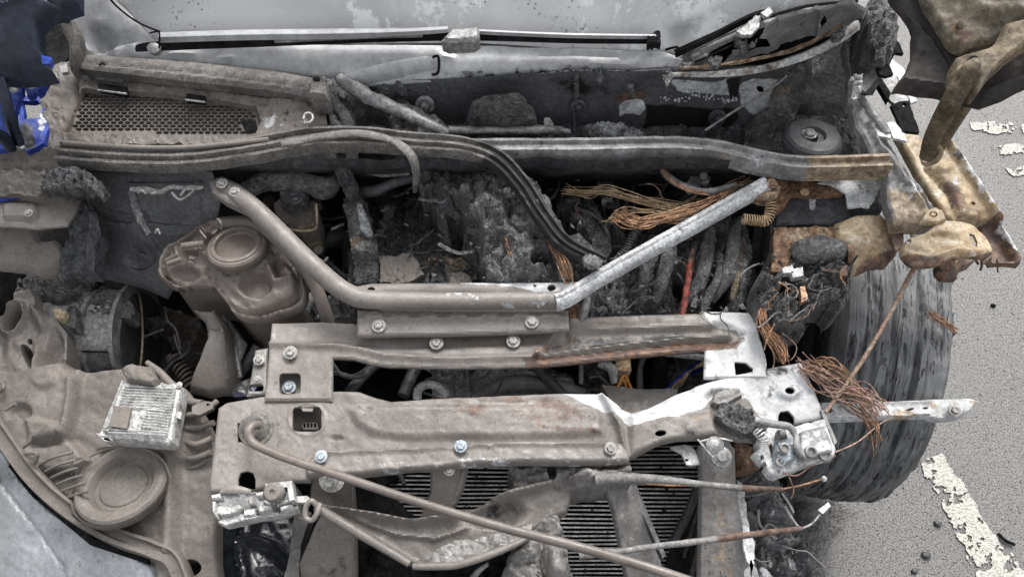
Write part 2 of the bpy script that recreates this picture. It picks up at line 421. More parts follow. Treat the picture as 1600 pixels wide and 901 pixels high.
M['boltm'] = weathered('dull_bolt_metal', (.19, .185, .175), (.28, .27, .255), (.45, .65), .2, 60, 300, .5, spot=.5)
M['white'] = weathered('white_burnt_paint', (.34, .34, .34), (.46, .47, .47), (.55, .85), 0, 20, 150, .6, spot=.7, micro=.3)
M['olive'] = weathered('olive_brown_heat_scorch', (.055, .044, .029), (.16, .125, .078), (.45, .75), .05, 16, 120, .6, spot=.9, micro=.4)
M['cream'] = weathered('cream_rusty_bracket', (.17, .115, .06), (.34, .285, .195), (.4, .7), .0, 16, 120, .6, spot=.9, spots=(.07, .035, .02), micro=.25, lightf=.55, light=(.42, .395, .34))
M['rust'] = weathered('flaky_rust', (.085, .048, .03), (.20, .12, .07), (.6, .9), 0, 26, 120, 1.0, spot=.8, micro=.5)
M['copper'] = weathered('bare_copper_strands', (.16, .085, .05), (.40, .24, .14), (.4, .65), .3, 90, 200, .3, spot=.8, micro=.4)
M['pinkwire'] = weathered('burnt_pinkish_wire', (.17, .095, .07), (.36, .25, .2), (.45, .7), .15, 90, 200, .3, spot=.7, micro=.4)
M['greywire'] = weathered('ash_coated_cable', (.09, .088, .085), (.17, .165, .16), (.5, .8), 0, 50, 200, .8)
M['tan'] = weathered('scorched_tan_plastic', (.22, .15, .08), (.42, .31, .19), (.45, .75), 0, 50, 120, .5, spot=.8, micro=.4)
M['amber'] = weathered('orange_melted_plastic', (.50, .16, .03), (.6, .30, .08), (.3, .5), 0, 30, 120, .4, spot=.4)
M['red'] = weathered('burnt_red_plastic', (.22, .030, .018), (.10, .045, .03), (.4, .7), 0, 60, 120, .8, spot=.95, micro=.5)
M['blue'] = weathered('blue_car_paint', (.006, .016, .13), (.018, .055, .32), (.25, .45), .1, 22, 90, .2, spot=.6)
M['navy'] = weathered('sooty_navy_paint', (.006, .010, .022), (.014, .018, .030), (.25, .5), 0, 8, 80, .15)
M['silver'] = weathered('ash_stained_silver_paint', (.25, .26, .275), (.38, .39, .405), (.3, .5), .1, 9, 90, .25, spot=.8, spots=(.12, .115, .11), lightf=.4, light=(.5, .51, .52), micro=.12)
M['alloy'] = weathered('bright_cast_alloy', (.22, .22, .215), (.38, .375, .365), (.35, .55), .25, 30, 300, .5, spot=.7, micro=.4)
M['glassy'] = weathered('sooty_black_gloss', (.010, .012, .016), (.02, .022, .028), (.12, .3), 0, 6, 40, .1, spec=.7)
M['gear'] = weathered('sooty_cast_alloy', (.12, .12, .12), (.22, .22, .22), (.35, .6), .3, 30, 160, .5, spot=.6)
def mat_screen():
    s = NB('ash_coated_windscreen'); n1 = s.noise(3.5, 6, .6, dist=.6)
    col = s.mix(s.rng(n1, .35, .65), (.36, .365, .37), (.50, .505, .51))
    col = s.mix(s.ma('MULTIPLY', s.rng(s.noise(9, 9, .75), .53, .57), .6), col, (.70, .72, .72))
    fl = s.ma('MULTIPLY', s.rng(s.vor(150), .34, .24), s.ma('MULTIPLY', s.rng(s.noise(70, 3, .6), .44, .52), s.rng(s.noise(7, 3, .6), .50, .60))); fl2 = s.ma('MULTIPLY', s.rng(s.noise(75, 4, .7), .62, .66), s.rng(s.noise(5, 4, .6), .45, .6))
    col = s.mix(s.ma('MAXIMUM', s.ma('MULTIPLY', fl, .8), s.ma('MULTIPLY', fl2, .75)), col, (.07, .075, .075))
    W, R, K, C = s.attr(); col = s.mix(s.ma('MULTIPLY', K, .8), col, (.05, .05, .052))
    s.bump(s.ma('ADD', s.noise(60, 5, .6), s.ma('MULTIPLY', fl2, .8)), .12, .001)
    return s.out(col, s.rng(n1, .3, .7, .18, .4), 0., .5)
M['screen'] = mat_screen()
def mat_asphalt():
    s = NB('damp_asphalt')
    n = s.noise(4, 6, .6); f = s.noise(240, 5, .85); g = s.noise(120, 4, .75); pit = s.ma('MULTIPLY', s.rng(s.noise(260, 3, .6), .52, .68), .6); pit2 = s.ma('MULTIPLY', s.rng(s.noise(130, 4, .65), .585, .66), .95)
    col = s.mix(s.rng(f, .3, .7), (.052, .051, .049), (.155, .152, .148)); col = s.mix(s.ma('MULTIPLY', s.rng(g, .40, .62), .6), col, (.155, .152, .148))
    p = s.ma('MAXIMUM', pit, pit2); col = s.mix(s.ma('MULTIPLY', p, .8), col, (.035, .034, .033))
    col = s.mix(s.ma('MULTIPLY', s.rng(s.noise(140, 2, .5), .33, .29), .5), col, (.26, .25, .24))
    col = s.mix(s.ma('MULTIPLY', s.rng(n, .42, .62), .3), col, (.10, .098, .095))
    W, R, K, C = s.attr(); mk = s.rng(s.ma('ADD', K, s.ma('MULTIPLY', s.ma('SUBTRACT', s.noise(20, 8, .7), .5), 1.1)), .42, .6)
    worm = s.rng(s.noise(120, 3, .55, dist=1.2), .44, .56)
    col = s.mix(s.ma('MULTIPLY', mk, s.ma('ADD', s.ma('MULTIPLY', worm, .65), .3)), col, (.022, .020, .018))
    s.bump(s.ma('ADD', s.ma('MULTIPLY', p, -1.), s.ma('MULTIPLY', f, .6)), .8, .003)
    return s.out(col, s.rng(n, .3, .7, .62, .45), 0., .45)
M['asphalt'] = mat_asphalt()
def mat_paint():
    s = NB('worn_road_paint'); f = s.noise(120, 5, .7)
    col = s.mix(s.rng(f, .35, .65), (.26, .25, .22), (.40, .39, .355)); col = s.mix(s.ma('MULTIPLY', s.rng(s.noise(200, 4, .7), .50, .64), .8), col, (.12, .118, .113))
    s.bump(s.ma('ADD', f, s.ma('MULTIPLY', s.vor(190), -1)), .8, .003); return s.out(col, .6, 0., .4)
M['paint'] = mat_paint()
def mat_tyre():
    s = NB('scorched_cracked_tyre_rubber')
    g = s.n.new('ShaderNodeAttribute'); g.attribute_name = 'Lay'; vec = g.outputs['Vector']
    def mp(a, b):
        t = s.n.new('ShaderNodeMapping'); t.inputs['Scale'].default_value = (a, b, 1); s.l.new(vec, t.inputs['Vector']); return t.outputs[0]
    st = s.noise(1, 5, .6, vec=mp(2.2, 46), dist=.15); cr = s.noise(1, 4, .6, vec=mp(2.0, 14), dist=.5); sc = s.noise(1, 6, .7, vec=mp(9, 120))
    n = s.noise(13, 8, .7); f = s.noise(170, 5, .7)
    col = s.mix(s.rng(n, .38, .62), (.075, .078, .081), (.135, .139, .143)); col = s.mix(s.ma('MULTIPLY', s.rng(sc, .5, .7), .22), col, (.12, .126, .132))
    dk = s.ma('MAXIMUM', s.rng(s.ma('ABSOLUTE', s.ma('SUBTRACT', cr, .5)), .012, .003), s.ma('MULTIPLY', s.rng(st, .34, .30), .6))
    col = s.mix(dk, col, (.008, .008, .009)); col = s.mix(s.ma('MULTIPLY', s.rng(f, .5, .7), .3), col, (.11, .115, .12))
    W, R, K, C = s.attr(); col = s.mix(K, col, (.010, .010, .011))
    s.bump(s.ma('ADD', s.ma('MULTIPLY', dk, -1.4), s.ma('ADD', s.ma('MULTIPLY', f, .35), s.ma('MULTIPLY', sc, .4))), .9, .004)
    return s.out(col, s.rng(n, .3, .7, .42, .65), 0., .45)
M['tyre'] = mat_tyre()

M['liner'] = weathered('scorched_bonnet_underside', (.040, .034, .024), (.125, .105, .07), (.55, .85), 0, 7, 90, .7, spot=.8, lightf=.4, light=(.20, .175, .125), micro=.4)
M['flake'] = weathered('loose_soot_flake', (.03, .03, .032), (.10, .10, .10), (.8, .95), 0, 60, 150, .3, spec=.1)
M['rimk'] = weathered('scorched_bonnet_edge', (.022, .020, .019), (.045, .040, .037), (.5, .8), 0, 9, 90, .4, spot=.6, spec=.25, micro=.3)
M['wing'] = weathered('grey_sooty_inner_wing', (.052, .053, .056), (.085, .086, .090), (.4, .65), 0, 7, 120, .35, spec=.35, spot=.5, micro=.25)
# ------------------------------------------------------------------ ground, painted marks, debris
def ground():
    near = np.arange(-2, 2.6, .04)
    xs = np.r_[-60, -20, -6, near, 6, 20, 60]; ys = np.r_[-60, -20, -6, near, 6, 20, 60]
    X, Y = np.meshgrid(xs, ys); n = len(xs)
    V = np.c_[X.ravel(), Y.ravel(), 0*X.ravel()]
    F = [(j*n+i, j*n+i+1, (j+1)*n+i+1, (j+1)*n+i) for j in range(len(ys)-1) for i in range(n-1)]
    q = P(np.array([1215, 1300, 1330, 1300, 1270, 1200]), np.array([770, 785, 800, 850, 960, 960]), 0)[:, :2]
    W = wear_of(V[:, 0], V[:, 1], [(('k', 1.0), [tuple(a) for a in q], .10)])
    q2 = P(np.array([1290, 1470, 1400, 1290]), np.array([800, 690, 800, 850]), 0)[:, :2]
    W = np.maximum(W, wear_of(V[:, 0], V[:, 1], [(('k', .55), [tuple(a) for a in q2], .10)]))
    o = link('asphalt_ground', V, F, M['asphalt'], None, wear=W, smooth_=False); o['kind'] = 'structure'
ground()
def road_mark(outline, seed, thr=.06, sc=15):
    o = relief('road_marking', outline, .004, None, M['paint'], step=3.4, thick=.0015, jag=7, seed=seed,
               cut=lambda x, y: (fbm(x/sc, y/sc, seed, 4)+.35*fbm(x/4.5, y/4.5, seed+3, 2)) > thr+.10*np.clip(1, 0, 1))
    o['kind'] = 'structure'; return o
road_mark([(1438, 722), (1470, 708), (1500, 745), (1530, 800), (1560, 845), (1600, 890), (1640, 960), (1560, 960), (1520, 880), (1490, 820)], 3, .12)
road_mark([(1515, 190), (1560, 192), (1640, 200), (1640, 212), (1570, 208), (1520, 204)], 11, .10)
road_mark([(1550, 228), (1640, 226), (1640, 242), (1560, 240)], 12, .10)
road_mark([(1572, 262), (1600, 260), (1640, 266), (1640, 278), (1580, 272)], 13, .10)
def small(name, label, cat, px, py, r, m, seed, group=None):
    rg = np.random.RandomState(seed); p = P(px, py, 0.0); s = r*scale_at(px, py, 0)
    bm = bmesh.new(); bmesh.ops.create_icosphere(bm, subdivisions=3, radius=1)
    for v in bm.verts:
        c = v.co.copy(); k = 1+.35*float(fbm(np.array(c.x*1.5+seed), np.array(c.y*1.5+c.z*2), seed, 3)); v.co = Vector((c.x*k*s, c.y*k*s*.8, (c.z*.5*k+.42)*s))
    me = D.meshes.new(name); bm.to_mesh(me); bm.free(); me.materials.append(m); me.color_attributes.new('Wear', 'FLOAT_COLOR', 'POINT').data.foreach_set('color', [0.0]*(4*len(me.vertices)))
    for q in me.polygons: q.use_smooth = True
    o = D.objects.new(name, me); o.location = p; COL.objects.link(o); o['label'] = label; o['category'] = cat
    if group: o['group'] = group
    return o
G = 'loose stones on the asphalt'
small('stone', 'small dark stone beside the lower part of the cream road marking', 'stone', 1446, 867, 7, M['steel'], 1, G)
small('stone', 'tiny dark stone above the tyre side of the worn marking, in open asphalt', 'stone', 1464, 818, 6, M['steel'], 2, G)
small('stone', 'small dark stone lowest on the asphalt, nearest the bottom edge', 'stone', 1428, 892, 5, M['steel'], 3, G)
small('stone', 'black stone lying right of the tyre, far from any marking', 'stone', 1551, 478, 4, M['black'], 4, G)
small('charred_lump', 'grey charred lump of melted debris against the foot of the burnt tyre', 'debris', 1262, 805, 24, M['charg'], 5)
def twig():
    A, C = path3([(1560, 832, .006), (1570, 843, .008), (1585, 850, .006)], 5); V, F = tube_geo(C, .004, 7, namp=.5)
    p = C.mean(0)*[1, 1, 0]; o = link('burnt_stick', V-p, F, M['black'], None, 60); o.location = p
    o['label'] = 'short black burnt stick lying on the asphalt right of the cream marking'; o['category'] = 'stick'
twig()
rg = np.random.RandomState(4); V = []; F = []
for i in range(900):
    px, py = rg.uniform(1180, 1640), rg.uniform(60, 940)
    p = P(px, py, 0.0); s = rg.uniform(.001, .0028); b = len(V)
    for h, k in ((0, 1), (s*.9, .6)):
        for a in range(5): V.append(p+np.array([math.cos(a*1.257+i)*s*k*rg.uniform(.7, 1.2), math.sin(a*1.257+i)*s*k, h]))
    F.append(tuple(range(b+5, b+10)))
    for a in range(5): c = (a+1) % 5; F.append((b+a, b+c, b+5+c, b+5+a))
o = link('asphalt_grit', V, F, M['asphalt'], None, 30); o['kind'] = 'stuff'; o['label'] = 'fine grit scattered over the damp asphalt'; o['category'] = 'grit'

# ------------------------------------------------------------------ the burnt car: one thing, all the rest are its parts
car = D.objects.new('burnt_car', None); COL.objects.link(car); car.location = CAR; car.empty_display_size = .3
car['label'] = 'burnt out car with open scorched engine bay and one bare front tyre'; car['category'] = 'car'

# ---- hidden depths: bulkhead, plus unseen floors and walls added to fill gaps with dark
relief('undertray', [(270, 60), (1130, 60), (1150, 250), (1150, 600), (1140, 900), (240, 900), (250, 400)], .22, car, M['black'], 30, .02)
relief('bulkhead', [(100, 245), (1330, 250), (1300, 345), (100, 345)], [(600, 255, .90), (600, 335, .52)], car, M['steel'], 14, .02, noise=[('f', .01, 60)],
       wear=[(('k', .8), [(500, 250), (1330, 250), (1330, 345), (500, 345)], 60)])
relief('bay_floor', [(120, 300), (1215, 300), (1200, 700), (120, 640)], .36, car, M['black'], 22, .02, noise=[('f', .05, 50), ('r', .02, 20)])
def wall(name, pts, zb, parent, m, th=.012, seed=0, n=6, wear=()):
    """an upright panel standing under a traced top edge"""
    A, C = path3(pts, n); k = 8; V = []; T = np.gradient(C, axis=0); nn = np.c_[-T[:, 1], T[:, 0], 0*T[:, 0]]; nn /= np.linalg.norm(nn, axis=1)[:, None]
    for s_ in (0, 1):
        for j in range(k):
            z = C[:, 2]+(zb-C[:, 2])*j/(k-1); V.append(np.c_[C[:, 0]+nn[:, 0]*th*s_, C[:, 1]+nn[:, 1]*th*s_, z])
    V = np.concatenate(V); L = len(C); F = []
    for s_ in (0, 1):
        for j in range(k-1):
            for i in range(L-1):
                a = s_*k*L+j*L+i; F.append((a, a+1, a+1+L, a+L) if s_ else (a+L, a+1+L, a+1, a))
    for i in range(L-1): F.append((i, i+1, k*L+i+1, k*L+i))
    return link(name, V, F, m, parent, 40)
wall('inner_wing', [(1195, 300, .83), (1205, 380, .83), (1185, 440, .80), (1180, 560, .78), (1160, 660, .74)], .18, car, M['steel'])
wall('inner_wing', [(60, 480, .60), (90, 600, .6), (60, 800, .58)], .2, car, M['black'])
wall('front_skirt', [(-100, 930, .55), (300, 935, .55), (700, 945, .55), (1240, 930, .5)], .16, car, M['silver'])
wall('wing_dark_lining', [(-80, 200, .88), (-80, 600, .77), (-70, 930, .57)], .2, car, M['black'])  # black wall added inside the wing to keep its gaps dark
wall('outer_wing', [(-110, 200, .92), (-110, 600, .8), (-100, 930, .6)], .2, car, M['silver'])

# ---- windscreen, scuttle and wipers
def zscr(x, y): return 1.0+(95-y)*.00078
scr = relief('windscreen', [(165, -90), (1420, -90), (1400, -30), (1345, 12), (1200, 45), (1060, 98), (740, 80), (480, 82), (250, 80), (205, 30), (170, 0)], zscr, car, M['screen'], 14, .006,
       feats=[('r', [(300, -80), (1300, -80)], 300, .03)], wear=[(('k', .9), [(1040, 60), (1110, 40), (1120, 30), (1050, 85)], 12)])
cr = [([(955, 55, zscr(0, 55)+.001), (990, 35, zscr(0, 35)+.001), (1040, 36, zscr(0, 36)+.001), (1060, 52, zscr(0, 52)+.001), (1072, 70, zscr(0, 70)+.001)], 1.2),
      ([(1075, 25, zscr(0, 25)+.001), (1105, 9, zscr(0, 9)+.001), (1145, 8, zscr(0, 8)+.001)], 1.3), ([(960, 25, zscr(0, 25)+.001), (1040, 12, zscr(0, 12)+.001)], .7), ([(978, 28, zscr(0, 28)+.001), (985, 52, zscr(0, 52)+.001)], .8)]
tubes('crack', [(p, r) for p, r in cr], scr, M['black'])
tubes('screen_seam', [([(160, -20, 1.10), (180, 8, 1.083), (215, 35, 1.062), (250, 50, 1.05)], 1.8)], scr, M['black'], n=6)
sct = relief('scuttle_panel', [(97, 8), (165, -30), (185, 8), (250, 54), (480, 68), (740, 68), (1035, 76), (1068, 90), (1060, 101), (900, 104), (690, 122), (560, 132), (525, 118), (420, 108), (300, 94), (120, 84), (112, 50)],
       [(100, 10, 1.035), (1060, 60, 1.035), (600, 60, 1.03), (600, 125, .985), (120, 84, .985)], car, M['scuttle'], 8, .004, roll=(6, .004),
       feats=[('r', [(270, 84), (400, 95), (600, 104)], 4, .004), ('e', (155, 60), (22, 20), -.012), ('s', [(140, 38), (215, 62), (160, 76), (140, 72)], -.010, 6), ('r', [(330, 72), (480, 88), (700, 92)], 10, .006), ('r', [(700, 78), (1030, 86)], 8, -.006)],
       noise=[('f', .004, 90)], wear=[(('k', .5), [(560, 118), (700, 108), (1060, 92), (1060, 105), (690, 125)], 10)])
sweep('scuttle_lip', [(528, 126, .985), (600, 113, .99), (684, 101, .995)], [(-11, -.01), (-10, .008), (-3, .016), (5, .013), (11, .004), (11, -.01)], sct, M['scuttle'], taper=[.3, .8, 1.1, 1.1])
sweep('scuttle_lip', [(684, 104, .992), (800, 100, .993), (950, 97, .995), (1065, 90, 1.0)], [(-11, -.01), (-10, .006), (-3, .014), (5, .011), (11, .003), (11, -.01)], sct, M['scuttle'], taper=[1.15, .9, .6, .35])
tube('lip_clip', [(676, 90, 1.014), (684, 88, 1.018), (686, 100, 1.017), (684, 114, 1.0), (675, 117, .995)], 2.2, sct, M['black'])
relief('burnt_underseal', [(560, 130), (690, 117), (800, 114), (1060, 98), (1140, 112), (1060, 120), (950, 122), (800, 126), (700, 128), (600, 140)], .972, car, M['char'], 4, .02, noise=[('r', .012, 12), ('f', .008, 30)], jag=8, seed=4)
apl = relief('pillar_trim', [(88, 20), (92, 9), (101, 12), (117, 35), (119, 75), (110, 104), (104, 96), (103, 62), (92, 40)], [(100, 10, 1.06), (110, 100, 1.0)], car, M['rubber'], 4, .02, sm=3, roll=(5, .012))
# wipers
def wiper(pts_arm, pts_blade, r1, r2):
    wp = D.objects.new('wiper', None); COL.objects.link(wp); wp.parent = car
    return wp
def empty_part(name, label=None):
    e = D.objects.new(name, None); COL.objects.link(e); e.parent = car
    if label: e['label'] = label
    return e
wp = empty_part('wiper', 'long wiper lying along the screen base')
def zw(y, d): return float(zscr(0, y))+d
sweep('wiper_arm', [(252, 62, zw(62, .03)), (380, 58, zw(58, .032)), (534, 56, zw(56, .032)), (640, 52, zw(52, .035)), (700, 48, zw(48, .038))], [(-8, 0), (-7, .008), (0, .011), (6, .009), (8, 0)], wp, M['scuttle'], taper=[1, 1, 1, .7, .6])
sweep('wiper_blade', [(213, 80, zw(80, .02)), (240, 77, zw(77, .02)), (400, 70, zw(70, .022)), (600, 63, zw(63, .022)), (740, 61, zw(61, .022)), (900, 65, zw(65, .022)), (1028, 66, zw(66, .02))], [(-5, 0), (-4, .007), (0, .014), (4, .007), (5, 0)], wp, M['black'], n=10, taper=[.4, 1, 1.2, 1, .9, 1, .9])
sweep('blade_spine', [(740, 52, zw(52, .03)), (880, 58, zw(58, .03)), (1025, 60, zw(60, .026))], [(-2.5, 0), (-2, .006), (2, .006), (2.5, 0)], wp, M['scuttle'])
sweep('blade_spine', [(430, 66, zw(66, .03)), (560, 60, zw(60, .03)), (660, 57, zw(57, .03))], [(-2.5, 0), (-2, .006), (2, .006), (2.5, 0)], wp, M['rail'])
relief('blade_joint', [(690, 59), (706, 42), (748, 40), (750, 55), (740, 61), (700, 63)], zw(50, .042), wp, M['gear'], 4, .02, roll=(4, .006))
relief('blade_end', [(1012, 55), (1030, 52), (1032, 68), (1012, 72)], zw(60, .03), wp, M['black'], 3, .012, noise=[('r', .006, 5)], jag=3)
lathe('arm_pivot', P(245, 79, zw(79, .02)), (0, -.3, 1), [(.001, 0), (.010, 0), (.011, .010), (.006, .014), (.001, .014)], wp, M['gear'], 18)
tubes('washer_hook', [([(234, 52, 1.075), (242, 50, 1.08), (249, 52, 1.08), (249, 75, 1.05)], 1.4)], wp, M['black'])
wr = empty_part('wiper', 'short burnt wiper at the melted corner of the screen')
sweep('wiper_arm', [(1055, 88, 1.03), (1110, 62, 1.055), (1170, 32, 1.08), (1195, 25, 1.085)], [(-4, 0), (-3, .010), (3, .010), (4, 0)], wr, M['black'])
sweep('wiper_blade', [(1080, 92, 1.03), (1140, 62, 1.05), (1200, 38, 1.075), (1330, 8, 1.09)], [(-5, 0), (-4, .006), (4, .008), (5, 0)], wr, M['rail'])
tubes('metal_spine', [([(1053, 80, 1.045), (1110, 54, 1.07), (1168, 28, 1.09)], 1.8), ([(1085, 98, 1.03), (1150, 68, 1.05), (1205, 42, 1.07)], 1.8), ([(1190, 30, 1.09), (1260, 10, 1.10), (1340, 2, 1.1)], 2.5), ([(1040, 78, 1.04), (1058, 74, 1.05), (1062, 84, 1.04)], 2)], wr, M['black'])
relief('melted_clip', [(1152, 48), (1176, 30), (1178, 22), (1190, 26), (1188, 40), (1175, 52), (1158, 54)], 1.09, wr, M['rail'], 3, .006, noise=[('f', .004, 8)], jag=3)
relief('melted_clip', [(1188, 20), (1202, 12), (1208, 20), (1198, 28)], 1.10, wr, M['rail'], 3, .006, jag=2)
# torn corner of the screen surround
relief('torn_screen_corner', [(1072, 100), (1100, 84), (1128, 98), (1148, 76), (1172, 70), (1190, 55), (1200, 36), (1262, 14), (1330, 0), (1352, 12), (1340, 42), (1290, 78), (1200, 108), (1130, 114), (1075, 114)],
       [(1080, 100, 1.01), (1200, 60, 1.045), (1340, 20, 1.06)], car, M['scuttle'], 4, .006, jag=5, seed=2,
       holes=[[(1172, 64), (1184, 62), (1182, 54), (1200, 56), (1207, 72), (1180, 78), (1160, 84), (1140, 86), (1158, 78), (1180, 72)], [(1281, 36), (1286, 26), (1291, 18), (1299, 32), (1301, 38), (1292, 34), (1284, 41)], [(1100, 96), (1122, 88), (1135, 100), (1112, 104)]],
       feats=[('s', [(1210, 40), (1280, 15), (1275, 70), (1250, 72), (1240, 78), (1218, 74), (1205, 55)], .008, 3), ('s', [(1105, 98), (1200, 84), (1240, 84), (1200, 104), (1110, 112)], .006, 3), ('r', [(1215, 28), (1210, 50), (1230, 48)], 2.5, .006)],
       noise=[('f', .006, 25)], wear=[(('w', .56), [(1060, 80), (1340, 0), (1340, 60), (1100, 110)], 20), (('k', .32), [(1135, 60), (1210, 50), (1210, 80), (1140, 92)], 8)])
relief('screen_void', [(1080, 115), (1130, 60), (1200, 30), (1340, 10), (1350, 40), (1290, 75), (1200, 105)], [(1080, 100, .98), (1200, 60, 1.01), (1340, 20, 1.03)], car, M['black'], 14, .01)
sweep('screen_edge_strip', [(1045, 117, 1.0), (1130, 116, 1.015), (1210, 104, 1.035), (1285, 76, 1.06), (1337, 42, 1.08)], [(-7, 0), (-5, .005), (0, .008), (5, .005), (7, 0)], car, M['white'], n=12, namp=.002,
      wear=[(('c', .62), [(1040, 100), (1170, 95), (1200, 125), (1040, 130)], 40), (('c', .46), [(1170, 95), (1345, 20), (1350, 60), (1200, 125)], 30), (('k', .36), 'all', 1)], taper=[.6, .9, 1, 1.1, 1.3])
relief('charred_pillar_foot', ell(1365, 66, 26, 50, 14, -12), .99, car, M['charg'], 4, .05, feats=[('d', (1362, 60), (34, 60), .05)], noise=[('r', .014, 10), ('f', .01, 25)], jag=5)

# ---- cowl and air intake grille on the one side
gr_out = [(127, 139), (250, 146), (400, 165), (408, 190), (398, 216), (250, 212), (108, 208), (114, 170)]
cowl = relief('cowl_panel', [(62, 112), (108, 96), (122, 101), (300, 122), (470, 146), (508, 166), (512, 195), (470, 214), (420, 222), (300, 226), (98, 228), (60, 236), (66, 180)], [(100, 100, .965), (100, 225, .945), (500, 220, .95)], car, M['plastic'], 5, .012,
       holes=[gr_out], feats=[('r', [(121, 100), (118, 150), (103, 206)], 2.5, -.008), ('r', [(200, 128), (480, 162)], 5, .004)], noise=[('r', .004, 9), ('f', .006, 40)], jag=3, wear=[(('w', .40), [(400, 170), (480, 160), (500, 200), (410, 215)], 15), (('k', .35), [(62, 110), (115, 100), (100, 230), (60, 236)], 15)])
cells = []
for j in range(15):
    for i in range(34):
        cx, cy = 112+i*10.9+(j % 2)*5.45, 141+j*5.1
        c = [(cx+5.45*math.cos(math.radians(a)), cy+2.95*math.sin(math.radians(a))) for a in (30, 90, 150, 210, 270, 330)]
        if all(inside(np.array(x), np.array(y), gr_out) for x, y in c) and min(pdist(np.array(x), np.array(y), gr_out, True) for x, y in c) > 1.5:
            if not (abs(cx-388) < 9 and abs(cy-196) < 9): cells.append(c)
cells.append([(376, 188), (399, 186), (404, 208), (384, 210)])
relief('intake_grille', [(p[0]+(2 if p[0] > 300 else -2), p[1]+(2 if p[1] > 180 else -2)) for p in gr_out], .944, cowl, M['plastic'], 25, .006, holes=cells, sharp=20)
relief('intake_void', [(100, 130), (410, 160), (410, 225), (100, 220)], .885, car, M['black'], 30, .01)
relief('intake_tape', [(154, 129), (198, 136), (199, 147), (153, 140)], .965, cowl, M['black'], 5, .008)
tube('clip_bar', [(153, 141, .968), (198, 147, .968)], 1.6, cowl, M['alloy'], 1)
relief('intake_tape', [(292, 146), (320, 150), (320, 159), (290, 156)], .965, cowl, M['black'], 5, .008)
tube('clip_bar', [(290, 156, .968), (321, 160, .968)], 1.6, cowl, M['alloy'], 1)
relief('clip_tab', [(145, 112), (170, 110), (192, 120), (190, 126), (148, 120)], .972, cowl, M['gear'], 4, .006)
tubes('clip_wire', [([(158, 112, .98), (156, 102, .99), (162, 99, .99), (168, 112, .98)], 1.3)], cowl, M['black'])
relief('weather_strip', [(118, 84), (130, 80), (300, 91), (440, 107), (500, 120), (510, 128), (505, 152), (440, 140), (300, 124), (122, 103)], [(120, 90, .992), (500, 130, .985)], car, M['rubber'], 6, .014, roll=(7, .006), feats=[('r', [(122, 96), (300, 112), (500, 138)], 3, -.004)])
relief('strip_end_block', [(486, 115), (499, 112), (513, 132), (512, 150), (480, 146)], 1.005, car, M['rubber'], 3, .04, roll=(4, .008), holes=[rrect(489, 120, 500, 128, 2)])
# melted plenum arms
relief('melted_plenum_crust', [(400, 170), (470, 152), (512, 118), (545, 116), (580, 135), (640, 168), (700, 205), (705, 222), (560, 214), (470, 214), (405, 216)], [(400, 190, .95), (700, 210, .93)], car, M['charg'], 4, .03, jag=6, seed=6,
       holes=[[(474, 178), (500, 176), (517, 182), (519, 203), (476, 205)], [(556, 182), (575, 174), (598, 177), (612, 192), (612, 206), (555, 204)]],
       feats=[('r', [(535, 120), (560, 145), (610, 170), (690, 205)], 13, .022), ('r', [(520, 125), (510, 160), (530, 205)], 12, .015)], noise=[('m', .012, 26), ('f', .008, 30)], wear=[(('w', .36), [(400, 175), (475, 165), (470, 205), (410, 210)], 14)])
relief('plenum_void', [(460, 165), (640, 165), (640, 215), (460, 212)], .87, car, M['black'], 20, .01)
tube('drain_arm', [(530, 122, .985), (556, 140, .982), (600, 162, .97), (650, 185, .955), (700, 208, .94)], [8, 12, 11, 10, 7], car, M['gear'], namp=.25, wear=[(('k', .5), [(520, 150), (720, 150), (720, 230), (520, 230)], 60)])
tube('drain_arm', [(505, 122, .98), (510, 150, .97), (535, 175, .96), (548, 208, .945)], [5, 8, 9, 9], car, M['charg'], namp=.3)
tube('ring_clip', [(474, 186, .975), (477, 178, .978), (485, 177, .978), (489, 184, .977), (484, 191, .975), (475, 192, .975)], 1.8, car, M['chrome'])

# ---- plenum back wall with its fittings
pw = relief('plenum_wall', [(560, 132), (700, 122), (900, 112), (1050, 110), (1200, 100), (1262, 84), (1268, 120), (1240, 172), (1150, 205), (900, 210), (640, 210), (600, 180), (560, 150)], [(900, 118, .995), (900, 208, .855)], car, M['wing'], 5, .008, sharp=60,
       holes=[ell(1189, 136, 7, 8, 12)],
       feats=[('r', [(900, 115), (898, 205)], 3, .008), ('e', (985, 165), (24, 20), .006), ('r', [(1030, 190), (1130, 188)], 4, .006), ('e', (1120, 180), (20, 16), -.01), ('e', (1120, 180), (10, 8), .012), ('r', [(968, 120), (972, 200)], 4, -.006), ('e', (903, 162), (12, 14), .006)], noise=[('f', .004, 50)],
       wear=[(('w', .85), [(1045, 118), (1120, 120), (1142, 116), (1150, 148), (1110, 142), (1060, 138)], 10), (('w', .95), [(1155, 130), (1180, 115), (1225, 118), (1232, 145), (1205, 165), (1180, 175), (1158, 158)], 10),
             (('w', .9), [(968, 158), (1006, 152), (1010, 166), (1000, 178), (968, 176)], 4), (('r', .7), [(962, 138), (1020, 136), (1010, 152), (966, 156)], 8), (('c', .5), [(1180, 150), (1230, 140), (1260, 100), (1250, 170), (1160, 200)], 16),
             (('k', .9), [(1010, 158), (1150, 162), (1160, 180), (1120, 205), (1000, 205), (1010, 170)], 10), (('k', .8), [(1136, 118), (1160, 114), (1155, 150), (1140, 150)], 5), (('k', .6), [(850, 112), (960, 112), (960, 150), (870, 150)], 30)])
relief('wall_hole_shadow', [(1176, 124), (1202, 124), (1204, 148), (1178, 150)], .90, pw, M['black'], 8, .01)
